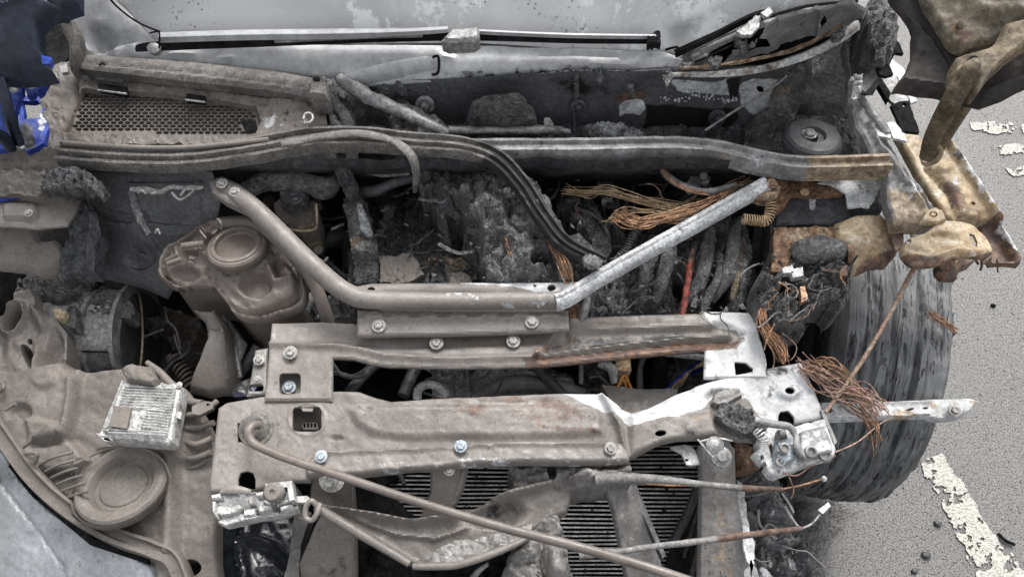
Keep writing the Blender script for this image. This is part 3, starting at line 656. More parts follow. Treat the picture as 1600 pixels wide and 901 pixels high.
for q, (x, y, r) in enumerate(((665, 160, 16), (903, 162, 12), (1118, 180, 15))):
    z = .855+(208-y)*.00156
    lathe('rubber_mount', P(x, y, z)+[0, -.008, .004], (0, -1, .35), [(.001, 0), (r*.00098, 0), (r*.001, .004), (r*.0007, .006), (r*.0006, .003), (r*.0004, .003), (r*.00038, .010), (.001, .011)], pw, M['gear' if q == 0 else 'steel'], 22)
relief('burnt_relay_box', [(735, 158), (750, 152), (815, 146), (825, 158), (836, 170), (834, 200), (765, 203), (730, 196)], [(780, 150, .985), (780, 202, .905)], car, M['charg'], 4, .04, sm=3, roll=(5, .01),
       feats=[('s', [(752, 156), (812, 150), (815, 185), (765, 192)], .010, 3), ('e', (800, 178), (12, 12), .010), ('e', (800, 178), (6, 6), -.012), ('e', (772, 182), (8, 8), .008)], noise=[('r', .004, 10)])
relief('melted_plenum_floor', [(600, 205), (700, 196), (900, 200), (1030, 200), (1160, 200), (1260, 190), (1335, 200), (1340, 232), (1230, 240), (1100, 226), (900, 228), (640, 226)], .872, car, M['char'], 4, .02, noise=[('r', .012, 14), ('f', .008, 30)], jag=4,
       wear=[(('w', .55), [(905, 196), (955, 194), (1010, 204), (1000, 214), (930, 210)], 6), (('w', .3), [(660, 200), (860, 200), (860, 212), (660, 214)], 6)])
tube('crusted_pipe', [(640, 196, .925), (700, 203, .915), (770, 204, .915), (850, 203, .91), (890, 206, .9)], [5, 7, 6, 7, 4], car, M['gear'], namp=.35, nsc=.01)
relief('ash_flake_heap', [(908, 200), (930, 192), (965, 196), (1012, 210), (980, 216), (920, 212)], .90, car, M['charg'], 3, .02, noise=[('r', .010, 9)], jag=4, wear=[(('w', .5), 'all', 1)])
relief('upright_tab', [(850, 185), (858, 184), (868, 200), (864, 212), (850, 212)], [(855, 185, .93), (860, 212, .89)], car, M['chrome'], 3, .006, jag=2)
rg = np.random.RandomState(8); V = []; F = []
for i in range(70):
    t = rg.rand()**.8; x = 1030+t*122; y = 153+4*math.sin(t*9)+rg.normal(0, 2.2); z = .855+(208-y)*.00156+.003; r = rg.uniform(1.0, 3.6)*(1-.4*t)*.0009
    v, f = lathe_geo(P(x, y, z), (0, -1, .5), [(r*.3, -r*.9), (r, -r*.3), (r, r*.3), (r*.3, r*.9)], 7); b = len(V)*1; V += list(v); F += [tuple(k+b for k in q) for q in f]
o = link('molten_beads', V, F, M['white'], pw, 60); o['kind'] = 'stuff'
tube('bonnet_release_rod', [(1102, 204, .92), (1150, 172, .955), (1208, 136, 1.0), (1230, 118, 1.02)], 2.2, car, M['gear'], 3)
relief('scorched_wing_gusset', [(1215, 118), (1255, 100), (1262, 130), (1245, 175), (1200, 205), (1150, 214), (1165, 195), (1205, 165)], [(1240, 105, 1.02), (1200, 205, .885)], car, M['charg'], 4, .02, noise=[('r', .008, 12)], jag=4, wear=[(('c', .5), [(1210, 120), (1250, 110), (1240, 160), (1200, 180)], 12)])
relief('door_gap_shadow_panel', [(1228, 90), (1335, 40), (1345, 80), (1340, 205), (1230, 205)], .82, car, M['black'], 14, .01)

# ---- front scuttle rail and the sagging rubber seal
sweep('scuttle_rail', [(690, 233, .925), (800, 233, .925), (930, 232, .926), (1050, 230, .926), (1120, 236, .926), (1190, 252, .925), (1250, 260, .925), (1320, 259, .925), (1388, 257, .925)],
      [(-15, -.02), (-15, .004), (-12, .012), (-6, .013), (-4, .006), (5, .004), (7, .011), (11, .011), (13, .004), (13, -.02)], car, M['rail'], n=8, namp=.0015,
      wear=[(('c', .72), [(1255, 230), (1400, 230), (1400, 290), (1250, 290)], 25), (('r', .46), [(1255, 250), (1400, 250), (1400, 290), (1250, 290)], 20), (('c', .45), [(1000, 225), (1200, 225), (1200, 250), (1000, 245)], 20), (('k', .45), [(680, 225), (900, 222), (900, 232), (680, 240)], 14), (('w', .5), [(940, 222), (1250, 240), (1250, 262), (940, 240)], 20)])
relief('scuttle_flange', [(560, 238), (800, 240), (1050, 240), (1190, 262), (1250, 270), (1250, 276), (1050, 246), (800, 250), (560, 256)], .905, car, M['steel'], 6, .01, jag=3)
sweep('bonnet_seal', [(96, 241, .938), (200, 249, .938), (300, 249, .94), (400, 236, .945), (480, 222, .95), (560, 219, .95), (640, 226, .95), (720, 232, .95), (775, 250, .945), (815, 290, .93), (848, 340, .91), (885, 384, .89), (945, 413, .86)],
      [(-19, -.010), (-19, .008), (-16, .016), (-11, .017), (-8, .009), (-3, .008), (0, .015), (4, .014), (6, .006), (9, .005), (12, .011), (16, .009), (18, -.002), (18, -.010)], car, M['rubber'], n=10, namp=.0012,
      taper=[1, 1, 1, 1, 1, .95, .9, .85, .8, .75, .72, .7, .6], wear=[(('k', .66), [(735, 200), (1000, 240), (960, 440), (840, 430), (760, 330), (730, 280)], 40)])
tube('torn_seal_strip', [(440, 226, .972), (500, 214, .975), (560, 209, .975), (610, 219, .97), (640, 240, .965), (650, 268, .94), (648, 300, .9)], [7, 8, 8, 7, 8, 7, 4], car, M['rubber'], flat=.6, namp=.1)
tube('seal_crease', [(100, 224, .952), (200, 230, .952), (300, 230, .955), (420, 218, .96)], 4, car, M['plastic'], namp=.1)
relief('seal_end_stub', [(876, 370), (905, 360), (950, 405), (938, 418), (905, 400)], .865, car, M['char'], 4, .02, roll=(4, .008), noise=[('f', .004, 10)])

# charred scraps hanging along the cowl edge
for i, q in enumerate(([(1035, 112), (1052, 112), (1048, 128), (1040, 140)], [(930, 108), (948, 107), (944, 124), (936, 130)], [(1148, 66), (1164, 60), (1172, 78), (1158, 84)], [(1250, 20), (1268, 14), (1262, 34), (1254, 38)], [(1300, 52), (1322, 40), (1318, 60), (1304, 66)], [(1105, 92), (1130, 88), (1122, 104), (1108, 106)], [(1330, 120), (1346, 116), (1342, 150), (1332, 160)], [(1268, 96), (1290, 84), (1284, 108), (1270, 120)])):
    zc = 1.03+.0004*(q[0][0]-1050)*.6
    relief('charred_scrap', q, zc, car, M['char' if i % 3 or i == 0 else 'rail'], 3, .006, noise=[('m', .008, 12)], jag=5, seed=60+i)
sweep('peeled_trim', [(1060, 108, 1.02), (1120, 104, 1.03), (1200, 90, 1.05), (1262, 70, 1.065), (1318, 38, 1.085)], [(-2.5, 0), (-2, .004), (2, .004), (2.5, 0)], car, M['rust'], n=10, namp=.003, wear=[(('c', .5), 'all', 1)])
tube('melted_drip', [(899, 118, 1.0), (901, 150, .955), (897, 180, .91), (899, 204, .88)], [6, 3, 2, 2], car, M['char'], namp=.3)
tube('melted_drip', [(985, 134, .985), (990, 152, .96)], [5, 3], car, M['char'], 1)
# ------------------------------------------------------------------ the wing and inner wing on the drain side
relief('wing_top', [(-90, 236), (96, 230), (101, 262), (135, 268), (160, 285), (150, 297), (110, 293), (60, 306), (-90, 304)], [(0, 235, .94), (0, 300, .915)], car, M['plastic'], 4, .03,
       feats=[('r', [(-90, 244), (94, 238)], 5, .012), ('r', [(-90, 262), (80, 262)], 4, -.006)], noise=[('r', .005, 10), ('f', .006, 25)], jag=3, wear=[(('k', .5), [(60, 262), (165, 270), (160, 300), (60, 306)], 10)])
relief('burnt_wing_foam', [(70, 265), (120, 262), (158, 282), (150, 298), (110, 296), (70, 300)], .942, car, M['char'], 3, .02, noise=[('r', .010, 9)], jag=5)
pl = relief('wing_plate', [(-90, 306), (62, 304), (127, 297), (118, 325), (104, 352), (52, 356), (-20, 350), (-90, 348)], [(0, 305, .90), (100, 350, .885)], car, M['dust'], 5, .004, roll=(4, .003), feats=[('s', rrect(8, 320, 60, 345, 6), .008, 3)], noise=[('f', .003, 30)])
bolt(45, 333, .905, 7, pl, M['boltm']); relief('paint_remnant', [(-40, 308), (15, 307), (38, 305), (36, 309), (0, 314), (-40, 316)], .906, pl, M['blue'], 4, .003, jag=1)
relief('arch_shield', [(-90, 342), (40, 340), (52, 352), (60, 372), (84, 372), (96, 385), (104, 400), (88, 416), (68, 428), (30, 420), (-90, 400)], [(0, 345, .872), (60, 425, .80)], car, M['dust'], 5, .006, sm=3, roll=(10, .01), noise=[('f', .004, 40)])
relief('wing_gap_darkener', [(30, 346), (140, 340), (150, 445), (30, 440)], .64, car, M['black'], 10, .02)  # black panel added to darken a gap that showed bright ground
iw = relief('inner_wing_panel', [(128, 268), (160, 262), (330, 266), (345, 300), (338, 340), (300, 400), (262, 466), (225, 452), (180, 440), (100, 426), (118, 400), (136, 352), (126, 305)],
       [(200, 268, .885), (330, 300, .875), (180, 440, .70), (262, 466, .69)], car, M['wing'], 5, .004, roll=(4, .004),
       feats=[('r', [(150, 330), (205, 340), (215, 345)], 3, .007), ('r', [(160, 342), (205, 350)], 3, -.005), ('r', [(205, 296), (212, 335), (232, 368), (250, 395)], 4, .008), ('r', [(225, 310), (240, 355)], 3, -.006),
              ('r', [(205, 292), (320, 292)], 4, .009), ('e', (222, 405), (24, 20), -.014), ('e', (222, 402), (8, 7), .010), ('s', [(130, 350), (210, 350), (255, 400), (280, 440), (262, 466), (100, 426)], .010, 8), ('r', [(238, 352), (262, 372), (300, 370)], 8, .008),
              ('s', [(225, 300), (320, 300), (310, 350), (240, 350)], -.006, 3), ('r', [(312, 290), (322, 340)], 3, .006)], noise=[('f', .004, 40)],
       wear=[(('c', .28), [(205, 286), (325, 286), (325, 300), (245, 302), (205, 300)], 6), (('k', .5), [(205, 300), (228, 300), (245, 355), (225, 370)], 8)])
relief('melted_wing_edge', [(120, 300), (140, 310), (152, 340), (158, 368), (150, 385), (150, 425), (110, 428), (98, 440), (95, 400), (108, 350)], [(130, 300, .865), (130, 430, .78)], car, M['steel'], 3, .03, noise=[('r', .006, 8, 22), ('f', .006, 20)], jag=4, feats=[('r', [(125, 305), (148, 345), (140, 420)], 5, .014)])
tube('melted_seam', [(204, 296, .905), (232, 296, .903), (250, 300, .9), (268, 293, .902), (300, 294, .9), (318, 292, .9)], [4, 6, 5, 4, 5, 3], iw, M['gear'], namp=.4, nsc=.01)
tube('melted_seam', [(207, 300, .9), (212, 325, .89), (220, 345, .88), (234, 366, .87)], [7, 6, 6, 4], iw, M['char'], namp=.35, nsc=.01)
tubes('clip', [([(216, 302, .91), (222, 298, .915), (228, 303, .91)], 2.5), ([(236, 303, .91), (246, 301, .91)], 2.5), ([(243, 364, .86), (246, 358, .865), (250, 366, .86)], 2), ([(268, 300, .905), (281, 312, .895), (298, 302, .9), (302, 296, .905), (290, 296, .905), (282, 306, .9)], 2.2)], iw, M['gear'])
# ---- what stands beneath: scorched lump, motor drum, moulded lamp backing
relief('scorched_liner_lump', [(42, 440), (70, 425), (110, 428), (150, 440), (140, 462), (100, 478), (70, 482), (48, 470)], .68, car, M['char'], 4, .08, feats=[('d', (90, 450), (55, 30), .03)], noise=[('f', .008, 14)], wear=[(('r', .35), 'all', 1)])
def drum():
    c = P(100, 528, .60); s = scale_at(160, 525, .58); ax = np.array([1, .02, .02])
    pr = [(.001, 0), (60*s, 0), (76*s, 2*s), (78*s, 12*s), (74*s, 16*s), (74*s, 60*s), (77*s, 62*s), (77*s, 68*s), (73*s, 70*s), (71*s, 108*s), (84*s, 112*s), (84*s, 118*s), (60*s, 119*s), (.001, 119*s)]
    d = lathe('blower_drum', c, ax, pr, car, M['gear'], 48, wearall=None)
    return d
dr = drum()
relief('drum_scorch', [(112, 462), (145, 458), (190, 462), (212, 480), (205, 500), (150, 490), (110, 480)], .685, car, M['charg'], 3, .03, noise=[('r', .01, 12)], jag=5)
tubes('drum_seam', [([(118, 518, .672), (170, 521, .672)], 1.2), ([(114, 548, .665), (175, 550, .665)], 1.5), ([(118, 482, .672), (118, 518, .676)], 1.2)], dr, M['black'])
lathe('drum_flange', P(217, 528, .60), (1, .02, .02), [(50*.00095, 0), (79*.00105, 0), (81*.00105, .004), (79*.00105, .008), (50*.00095, .008)], dr, M['steel'], 48)
tube('flange_edge', [(216, 455, .655), (221, 480, .665), (223, 520, .665), (221, 560, .655), (216, 590, .63)], 1.8, dr, M['olive'])
mt = relief('moulded_lamp_backing', [(-90, 470), (10, 500), (30, 455), (48, 452), (62, 490), (85, 495), (104, 520), (104, 560), (95, 590), (60, 610), (-90, 620)], [(0, 480, .73), (100, 600, .69)], car, M['dust'], 4, .05,
       holes=[ell(24, 500, 11, 22, 14, 22), ell(48, 560, 9, 22, 14, -28), ell(49, 535, 4, 6, 10, -20)], feats=[('r', ell(24, 500, 15, 27, 14, 22)+[ell(24, 500, 15, 27, 14, 22)[0]], 4, .012), ('r', [(60, 490), (75, 520), (60, 590)], 10, .02), ('e', (80, 540), (18, 30), -.02)],
       noise=[('f', .010, 30)], wear=[(('k', .35), [(30, 480), (110, 480), (110, 600), (60, 610), (20, 520)], 30)])
relief('black_liner_edge', [(-90, 405), (20, 425), (45, 445), (30, 470), (0, 492), (-90, 480)], .66, car, M['steel'], 5, .04, noise=[('f', .02, 30), ('r', .006, 10)])
relief('melted_connector', [(82, 486), (90, 481), (104, 488), (100, 498), (88, 498)], .725, car, M['cream'], 3, .02, noise=[('r', .004, 5)], jag=3)
relief('connector_shell', [(104, 480), (118, 478), (118, 500), (116, 512), (104, 508)], .715, car, M['charg'], 3, .03, noise=[('f', .006, 8)])
# ---- suspension hole with its spring boot
relief('rusty_suspension_arm', [(222, 500), (260, 480), (310, 500), (322, 520), (300, 548), (270, 560), (225, 575), (218, 540)], .47, car, M['dust'], 4, .06, noise=[('f', .02, 22), ('r', .006, 9)], jag=4, wear=[(('r', .5), 'all', 1)], holes=[ell(268, 575, 1, 1, 4)] if False else [])
relief('rusty_suspension_arm', [(222, 545), (262, 538), (262, 590), (222, 590)], .44, car, M['dust'], 4, .06, feats=[('e', (238, 550), (6, 5), -.01), ('d', (240, 560), (24, 30), .02)], noise=[('f', .008, 14)], wear=[(('r', .4), 'all', 1)])
tube('brake_hose', [(246, 498, .56), (252, 520, .57), (262, 545, .56), (275, 560, .55), (285, 575, .54), (300, 600, .53)], 5, car, M['black'], namp=.1)
helix('spring_boot', [(270, 556, .575), (280, 572, .57), (292, 588, .565), (300, 606, .56)], 10, 9, 2.4, car, M['plastic'])
tube('hose_core', [(268, 552, .57), (280, 572, .565), (300, 606, .555)], 8, car, M['black'])
tubes('frayed_wiring', [([(258, 480, .60), (262, 500, .61), (275, 515, .6), (282, 545, .59)], 1.8), ([(220, 528, .6), (240, 520, .6), (256, 514, .6)], 2), ([(272, 522, .61), (277, 540, .6), (286, 560, .59)], 1.3)], car, M['greywire'])
relief('melted_sensor', [(225, 498), (248, 494), (258, 505), (252, 516), (232, 520)], .60, car, M['char'], 3, .03, noise=[('r', .010, 7)], jag=4)
relief('wing_brace_panel', [(300, 480), (330, 482), (352, 500), (366, 540), (374, 580), (368, 612), (330, 622), (292, 610), (315, 565), (326, 530), (318, 500)], [(320, 485, .74), (340, 615, .66)], car, M['dust'], 5, .006, roll=(7, .010), feats=[('r', [(335, 485), (355, 530), (362, 600)], 4, .012), ('d', (330, 575), (40, 60), .02)])
relief('bracket', [(345, 492), (352, 490), (385, 535), (380, 550), (372, 568), (364, 566), (362, 545)], .69, car, M['gear'], 4, .004, holes=[ell(368, 558, 3, 4, 8)], roll=(4, .004))
tube('drain_hose', [(404, 540, .68), (392, 560, .67), (372, 585, .66), (358, 612, .65)], 9, car, M['steel'])
tube('drain_hose', [(352, 505, .70), (368, 545, .69), (376, 590, .68)], 4, car, M['gear'])

# ------------------------------------------------------------------ melted expansion tank
fl = [(245, 425), (252, 398), (272, 376), (298, 356), (325, 346), (372, 344), (415, 352), (445, 380), (468, 412), (478, 445), (474, 470), (450, 484), (420, 494), (385, 496), (364, 486), (350, 466), (330, 444), (305, 442), (268, 444)]
def inset(pts, k, dy=0):
    c = np.mean(np.array(pts), 0); return [(c[0]+(x-c[0])*k, c[1]+(y-c[1])*k+dy) for x, y in pts]
tank = empty_part('expansion_tank')
relief('tank_body', [(262, 422), (300, 380), (400, 365), (455, 430), (462, 462), (436, 478), (400, 485), (374, 478), (350, 456), (328, 434), (274, 434)], .80, tank, M['tank'], 5, .14, sm=3, noise=[('f', .004, 20)])
relief('tank_top', fl, [(260, 430, .81), (370, 350, .825), (460, 470, .805)], tank, M['tank'], 3.4, .014, sm=4, roll=(4, .006), sharp=80,
       feats=[('s', inset(smooth(fl, 4, True), .93), -.013, 2.5), ('s', inset(smooth(fl, 4, True), .87), .012, 4), ('d', (372, 392), (58, 42), .010), ('d', (405, 440), (70, 46), .016), ('d', (290, 408), (42, 32), .014), ('e', (402, 450), (26, 19), -.026), ('e', (443, 422), (12, 20), -.028), ('r', [(424, 425), (434, 450), (460, 442)], 4.5, .012),
              ('e', (290, 430), (24, 9), -.018), ('r', [(262, 416), (285, 410), (282, 398)], 4, .012), ('r', [(322, 385), (318, 402), (330, 408)], 5, .012), ('e', (302, 402), (13, 8), -.016), ('r', [(292, 425), (305, 418), (308, 424)], 2.5, .008), ('r', [(330, 432), (360, 460), (385, 482)], 6, -.006)],
       noise=[('f', .005, 24), ('f', .002, 9)])
c0 = P(371, 387, .838); kk = .00105
lathe('tank_cap', c0, (-.02, .16, 1), [(44*kk, -.012), (46*kk, 0), (45*kk, .005), (42*kk, .008), (39*kk, .0085), (38*kk, .0105), (34*kk, .0115), (32*kk, .0105), (30*kk, .0035), (28*kk, .002), (.001, .003)], tank, M['tank'], 56, sharp=18)
tube('tank_hose', [(334, 354, .835), (350, 349, .84), (385, 347, .84), (415, 358, .845), (445, 385, .85), (470, 410, .84), (490, 440, .82), (502, 470, .80), (512, 500, .77), (518, 530, .74)], 10.5, car, M['tank'], seg=12)
relief('melted_pipe_stub', [(316, 356), (326, 346), (340, 346), (344, 356), (334, 366), (322, 366)], .845, tank, M['tank'], 3, .02, noise=[('r', .006, 8)], jag=3)
tubes('hose_clip', [([(340, 342, .88), (345, 348, .88), (346, 358, .87)], 2), ([(312, 360, .875), (322, 372, .87)], 1.6), ([(262, 412, .84), (284, 404, .845)], 4), ([(284, 384, .85), (318, 380, .85)], 5)], tank, M['tank'])
# ---- brake fluid reservoir and hoses behind it
relief('bay_lining', [(420, 268), (560, 262), (560, 470), (470, 470), (440, 400), (400, 330)], .52, car, M['black'], 10, .02, noise=[('f', .03, 30)])
rv = relief('fluid_reservoir', [(426, 316), (440, 306), (490, 312), (494, 318), (494, 358), (470, 362), (444, 350), (430, 334)], [(460, 310, .835), (460, 360, .80)], car, M['plastic'], 3, .07, roll=(3, .004), feats=[('r', [(440, 352), (490, 354)], 3, .006), ('r', [(491, 318), (491, 356)], 2.5, .007), ('r', [(435, 328), (485, 334)], 3, .003)],
       wear=[(('c', .5), [(440, 350), (497, 352), (497, 366), (440, 362)], 4)])
V_, F_ = lathe_geo(P(464, 320, .828), (0, .05, 1), [(.001, .034), (.014, .034), (.019, .036), (.021, .032), (.0225, .024), (.022, .020), (.024, .018), (.024, .004), (.018, 0)], 36)
link('reservoir_cap', V_, F_, M['char'], rv, 35); lathe('mount_ear', P(424, 318, .785), (0, 0, 1), [(.001, .012), (.011, .012), (.013, 0)], rv, M['tank'], 20); lathe('mount_ear', P(497, 323, .78), (0, 0, 1), [(.003, .014), (.008, .014), (.009, 0)], rv, M['gear'], 16)
tubes('reservoir_seam', [([(430, 338, .83), (444, 354, .815), (470, 361, .812), (493, 357, .815), (495, 340, .828), (494, 318, .84)], 2.2)], rv, M['cream'], 8)
tube('charred_hose', [(378, 302, .86), (398, 290, .865), (430, 282, .87), (470, 284, .87), (505, 293, .865), (520, 284, .86), (524, 268, .86)], [12, 15, 16, 16, 17, 14, 8], car, M['charg'], namp=.28, nsc=.02)
tube('bleed_screw', [(428, 268, .86), (429, 256, .89), (428, 250, .9)], [2, 3, 5], car, M['chrome'], 2)
tube('elbow_hose', [(500, 384, .70), (518, 372, .71), (535, 370, .70), (550, 384, .68), (552, 410, .66), (545, 440, .62)], [13, 16, 18, 18, 17, 15], car, M['steel'])
lathe('hose_end', P(500, 392, .735), (0, -.5, 1), [(.001, .016), (.005, .018), (.0085, .016), (.009, 0)], car, M['dust'], 18)
tubes('small_pipe', [([(495, 340, .72), (515, 342, .72), (540, 338, .72)], 3), ([(503, 400, .72), (525, 420, .72), (548, 438, .71)], 4)], car, M['steel'])
tubes('wire_tie', [([(518, 358, .76), (528, 354, .765), (536, 350, .76)], 2.4), ([(498, 404, .75), (506, 408, .75), (512, 402, .75)], 2.2)], car, M['chrome'])
tube('silver_coolant_pipe', [(476, 488, .70), (480, 474, .71), (490, 462, .715), (500, 452, .71)], [8, 9, 8, 6], car, M['chrome'])
relief('thermostat_housing', [(478, 478), (510, 476), (512, 462), (540, 464), (560, 478), (556, 496), (480, 500)], .68, car, M['gear'], 3, .05, feats=[('e', (525, 478), (14, 12), .02), ('e', (495, 485), (10, 8), .012)], noise=[('r', .008, 8)])

# ------------------------------------------------------------------ engine and everything melted onto it
relief('engine_block', [(545, 290), (900, 290), (900, 500), (545, 500)], .56, car, M['black'], 10, .12, noise=[('f', .03, 40)])
relief('melted_engine_base', [(548, 262), (660, 256), (860, 266), (1000, 270), (1185, 300), (1192, 345), (1176, 430), (1168, 496), (548, 496)], [(700, 262, .74), (700, 490, .735)], car, M['char'], 3.4, .10, noise=[('m', .050, 75), ('m', .018, 30), ('m', .006, 12)], jag=5, seed=51, sharp=60,
       feats=[('e', (930, 300), (40, 26), -.07), ('e', (1010, 300), (50, 30), -.07), ('e', (1120, 262), (60, 30), -.05), ('e', (745, 425), (22, 20), -.05)])
relief('burnt_loom_column', [(536, 312), (548, 304), (560, 308), (572, 335), (580, 352), (588, 380), (592, 400), (588, 440), (553, 442), (552, 405), (546, 378), (544, 345)], [(545, 310, .83), (570, 440, .79)], car, M['charg'], 3, .06,
       feats=[('d', (560, 350), (30, 60), .02), ('s', [(552, 402), (592, 400), (590, 440), (553, 440)], -.01, 3)], noise=[('r', .008, 12)], jag=5,
       wear=[(('w', .85), [(560, 330), (572, 332), (585, 370), (582, 385), (566, 370)], 5), (('c', .85), [(548, 382), (572, 380), (574, 392), (550, 398)], 5), (('w', .45), [(555, 380), (588, 378), (588, 400), (555, 402)], 6)])
tube('charred_stem', [(532, 244, .93), (536, 265, .90), (546, 290, .86), (562, 322, .83), (575, 350, .80)], [8, 12, 13, 10, 8], car, M['char'], namp=.3, nsc=.015)
relief('rocker_panel', [(565, 300), (700, 296), (702, 345), (600, 348), (568, 335)], .70, car, M['glassy'], 6, .03, feats=[('r', [(585, 309), (700, 309)], 2, .004), ('r', [(658, 305), (660, 345)], 1.6, -.004)])
relief('melted_engine_cover', [(574, 352), (590, 342), (612, 334), (650, 340), (690, 342), (702, 330), (720, 350), (742, 392), (748, 442), (590, 444), (588, 395)], [(650, 340, .73), (650, 440, .775)], car, M['char'], 3, .05,
       noise=[('m', .016, 60, 13), ('f', .01, 26), ('m', .006, 16, 8)], jag=4, wear=[(('c', 1), [(645, 408), (728, 405), (733, 388), (741, 388), (738, 418), (700, 436), (694, 418), (650, 418)], 4), (('w', .25), [(600, 360), (690, 362), (690, 380), (600, 378)], 8)])
relief('ash_pad', [(594, 400), (640, 398), (652, 410), (664, 430), (650, 436), (640, 441), (594, 442)], .79, car, M['plastic'], 3, .015, noise=[('r', .003, 7)], jag=4)
relief('ash_pad', [(706, 428), (720, 424), (734, 434), (740, 444), (702, 444)], .792, car, M['plastic'], 3, .012, noise=[('r', .003, 7)], jag=3)
tube('melted_plug', [(606, 346, .76), (607, 334, .785), (608, 324, .80)], [5, 8, 8], car, M['char'], 3, namp=.3, nsc=.01)
tube('rubber_pipe', [(568, 300, .83), (590, 297, .84), (615, 286, .85), (640, 279, .85), (652, 281, .85)], [10, 9, 8, 8, 5], car, M['steel'], namp=.06)
tube('rubber_pipe', [(548, 268, .85), (570, 268, .86), (600, 271, .86), (640, 270, .86)], [3, 5, 6, 4], car, M['greywire'], namp=.3)
big = [(652, 270), (690, 252), (740, 250), (790, 268), (822, 292), (845, 330), (868, 352), (888, 372), (905, 392), (905, 440), (885, 444), (762, 444), (752, 418), (744, 388), (724, 362), (706, 352), (688, 346), (682, 325), (692, 306), (668, 296), (652, 288)]
mass = relief('melted_manifold_mass', big, [(720, 260, .855), (820, 440, .835)], car, M['charg'], 3, .14, feats=[('d', (800, 350), (85, 100), .045), ('e', (716, 352), (16, 26), -.06), ('e', (740, 395), (16, 30), -.05), ('r', [(690, 300), (715, 318), (750, 320), (775, 370)], 12, .02), ('r', [(820, 320), (850, 380), (850, 430)], 14, .018), ('e', (706, 340), (8, 22), -.04)],
       noise=[('m', .020, 54), ('m', .012, 24), ('m', .005, 11), ('f', .010, 50)], jag=9, seed=3, sharp=60, holes=[ell(843, 420, 17, 12, 14, -20), ell(717, 352, 6, 13, 10, 10)], wear=[(('w', .3), [(755, 330), (830, 330), (840, 400), (770, 400)], 30)])
relief('melted_plastic_slab', [(655, 268), (700, 255), (760, 262), (800, 285), (780, 310), (730, 300), (690, 292)], .865, car, M['charg'], 3, .02, noise=[('m', .016, 30), ('f', .01, 20)], jag=8, seed=9)
strands('copper_wires', [(858, 358, .875), (868, 385, .875), (882, 412, .87), (889, 438, .85)], 20, 6, .8, car, M['copper'], 1, .45, .5)
strands('copper_wires', [(784, 362, .87), (790, 380, .875), (798, 398, .87), (806, 412, .86)], 9, 4, .8, car, M['copper'], 2, .35, .5)
chips('char_flakes', big, 94, 2.6, .86, car, M['flake'], 3)
chips('char_flakes', [(590, 340), (700, 345), (740, 400), (740, 440), (590, 440)], 36, 2.6, .795, car, M['flake'], 4)
relief('charred_recess', [(880, 270), (1200, 262), (1210, 345), (1185, 400), (1120, 360), (900, 420), (870, 350)], .58, car, M['black'], 6, .03, noise=[('f', .03, 30), ('r', .012, 12)])
relief('charred_bracket_cluster', [(868, 300), (905, 292), (925, 320), (945, 345), (950, 370), (925, 390), (900, 370), (878, 345)], .78, car, M['char'], 3, .06, noise=[('m', .028, 30), ('f', .015, 24)], jag=9, seed=12, wear=[(('c', .35), [(880, 312), (905, 312), (905, 330), (885, 332)], 6)])
relief('hanging_char_loop', [(928, 362), (940, 350), (952, 362), (955, 385), (946, 408), (932, 406), (925, 385)], .80, car, M['charg'], 3, .01, noise=[('r', .006, 9)], jag=3, wear=[(('r', .5), [(938, 385), (952, 385), (950, 408), (938, 408)], 5)])
tubes('charred_strap', [([(898, 325, .80), (925, 335, .81), (942, 350, .81), (952, 372, .80)], 3.4), ([(915, 320, .8), (930, 330, .81), (948, 356, .80)], 3)], car, M['charg'])
tubes('brake_line', [([(905, 262, .80), (925, 262, .80), (948, 270, .80), (952, 282, .79)], 1.8), ([(960, 278, .77), (985, 278, .77), (990, 300, .76), (990, 330, .75)], 3), ([(940, 264, .75), (1005, 264, .75), (1000, 300, .74)], 1.8), ([(885, 262, .78), (880, 300, .76)], 2), ([(892, 262, .78), (890, 300, .76)], 2), ([(908, 270, .76), (918, 310, .74)], 6)], car, M['steel'])
relief('sensor_bracket', [(930, 275), (944, 268), (956, 270), (958, 290), (966, 302), (955, 308), (960, 322), (942, 324), (938, 300)], .80, car, M['rail'], 3, .01, noise=[('r', .006, 8)], jag=3, wear=[(('k', .45), 'all', 1)])
tube('vacuum_pipe', [(967, 300, .78), (962, 320, .78), (966, 340, .78), (978, 350, .78)], [4, 7, 7, 4], car, M['steel'])
relief('bracket_plate', [(1068, 292), (1085, 270), (1095, 262), (1104, 264), (1112, 272), (1100, 282), (1090, 292), (1078, 300)], .84, car, M['rail'], 3, .008, jag=2)
tube('terminal_bolt', [(1098, 268, .865), (1101, 282, .86)], 6, car, M['boltm'], 1); tube('terminal_bolt', [(1096, 281, .855), (1104, 285, .85)], 7.5, car, M['boltm'], 1)
tube('terminal_bolt', [(1063, 250, .88), (1065, 262, .87)], 3, car, M['chrome'], 1)
w1 = [(884, 297, .845), (915, 300, .85), (950, 297, .855), (985, 308, .85), (1030, 318, .85), (1080, 325, .855), (1120, 318, .86)]
strands('copper_wires', w1, 20, 5, .8, car, M['tan'], 5, .5, .4)
strands('copper_wires', [(965, 335, .85), (985, 346, .855), (1015, 345, .86), (1055, 335, .865), (1095, 322, .87), (1130, 300, .87), (1165, 284, .87)], 46, 8, .8, car, M['copper'], 6, .45, .2)
strands('copper_wires', [(950, 345, .84), (990, 334, .85), (1050, 330, .86), (1100, 312, .86)], 10, 8, .7, car, M['tan'], 7, .5, .5)
tube('curved_cable', [(1032, 246, .88), (1034, 262, .88), (1046, 278, .88), (1070, 292, .88), (1105, 300, .88), (1150, 288, .88)], [4, 5, 6, 6, 6, 4], car, M['greywire'])
strands('copper_wires', [(1034, 262, .885), (1048, 280, .887), (1072, 294, .887), (1105, 302, .885)], 8, 3, .9, car, M['copper'], 8, .2)
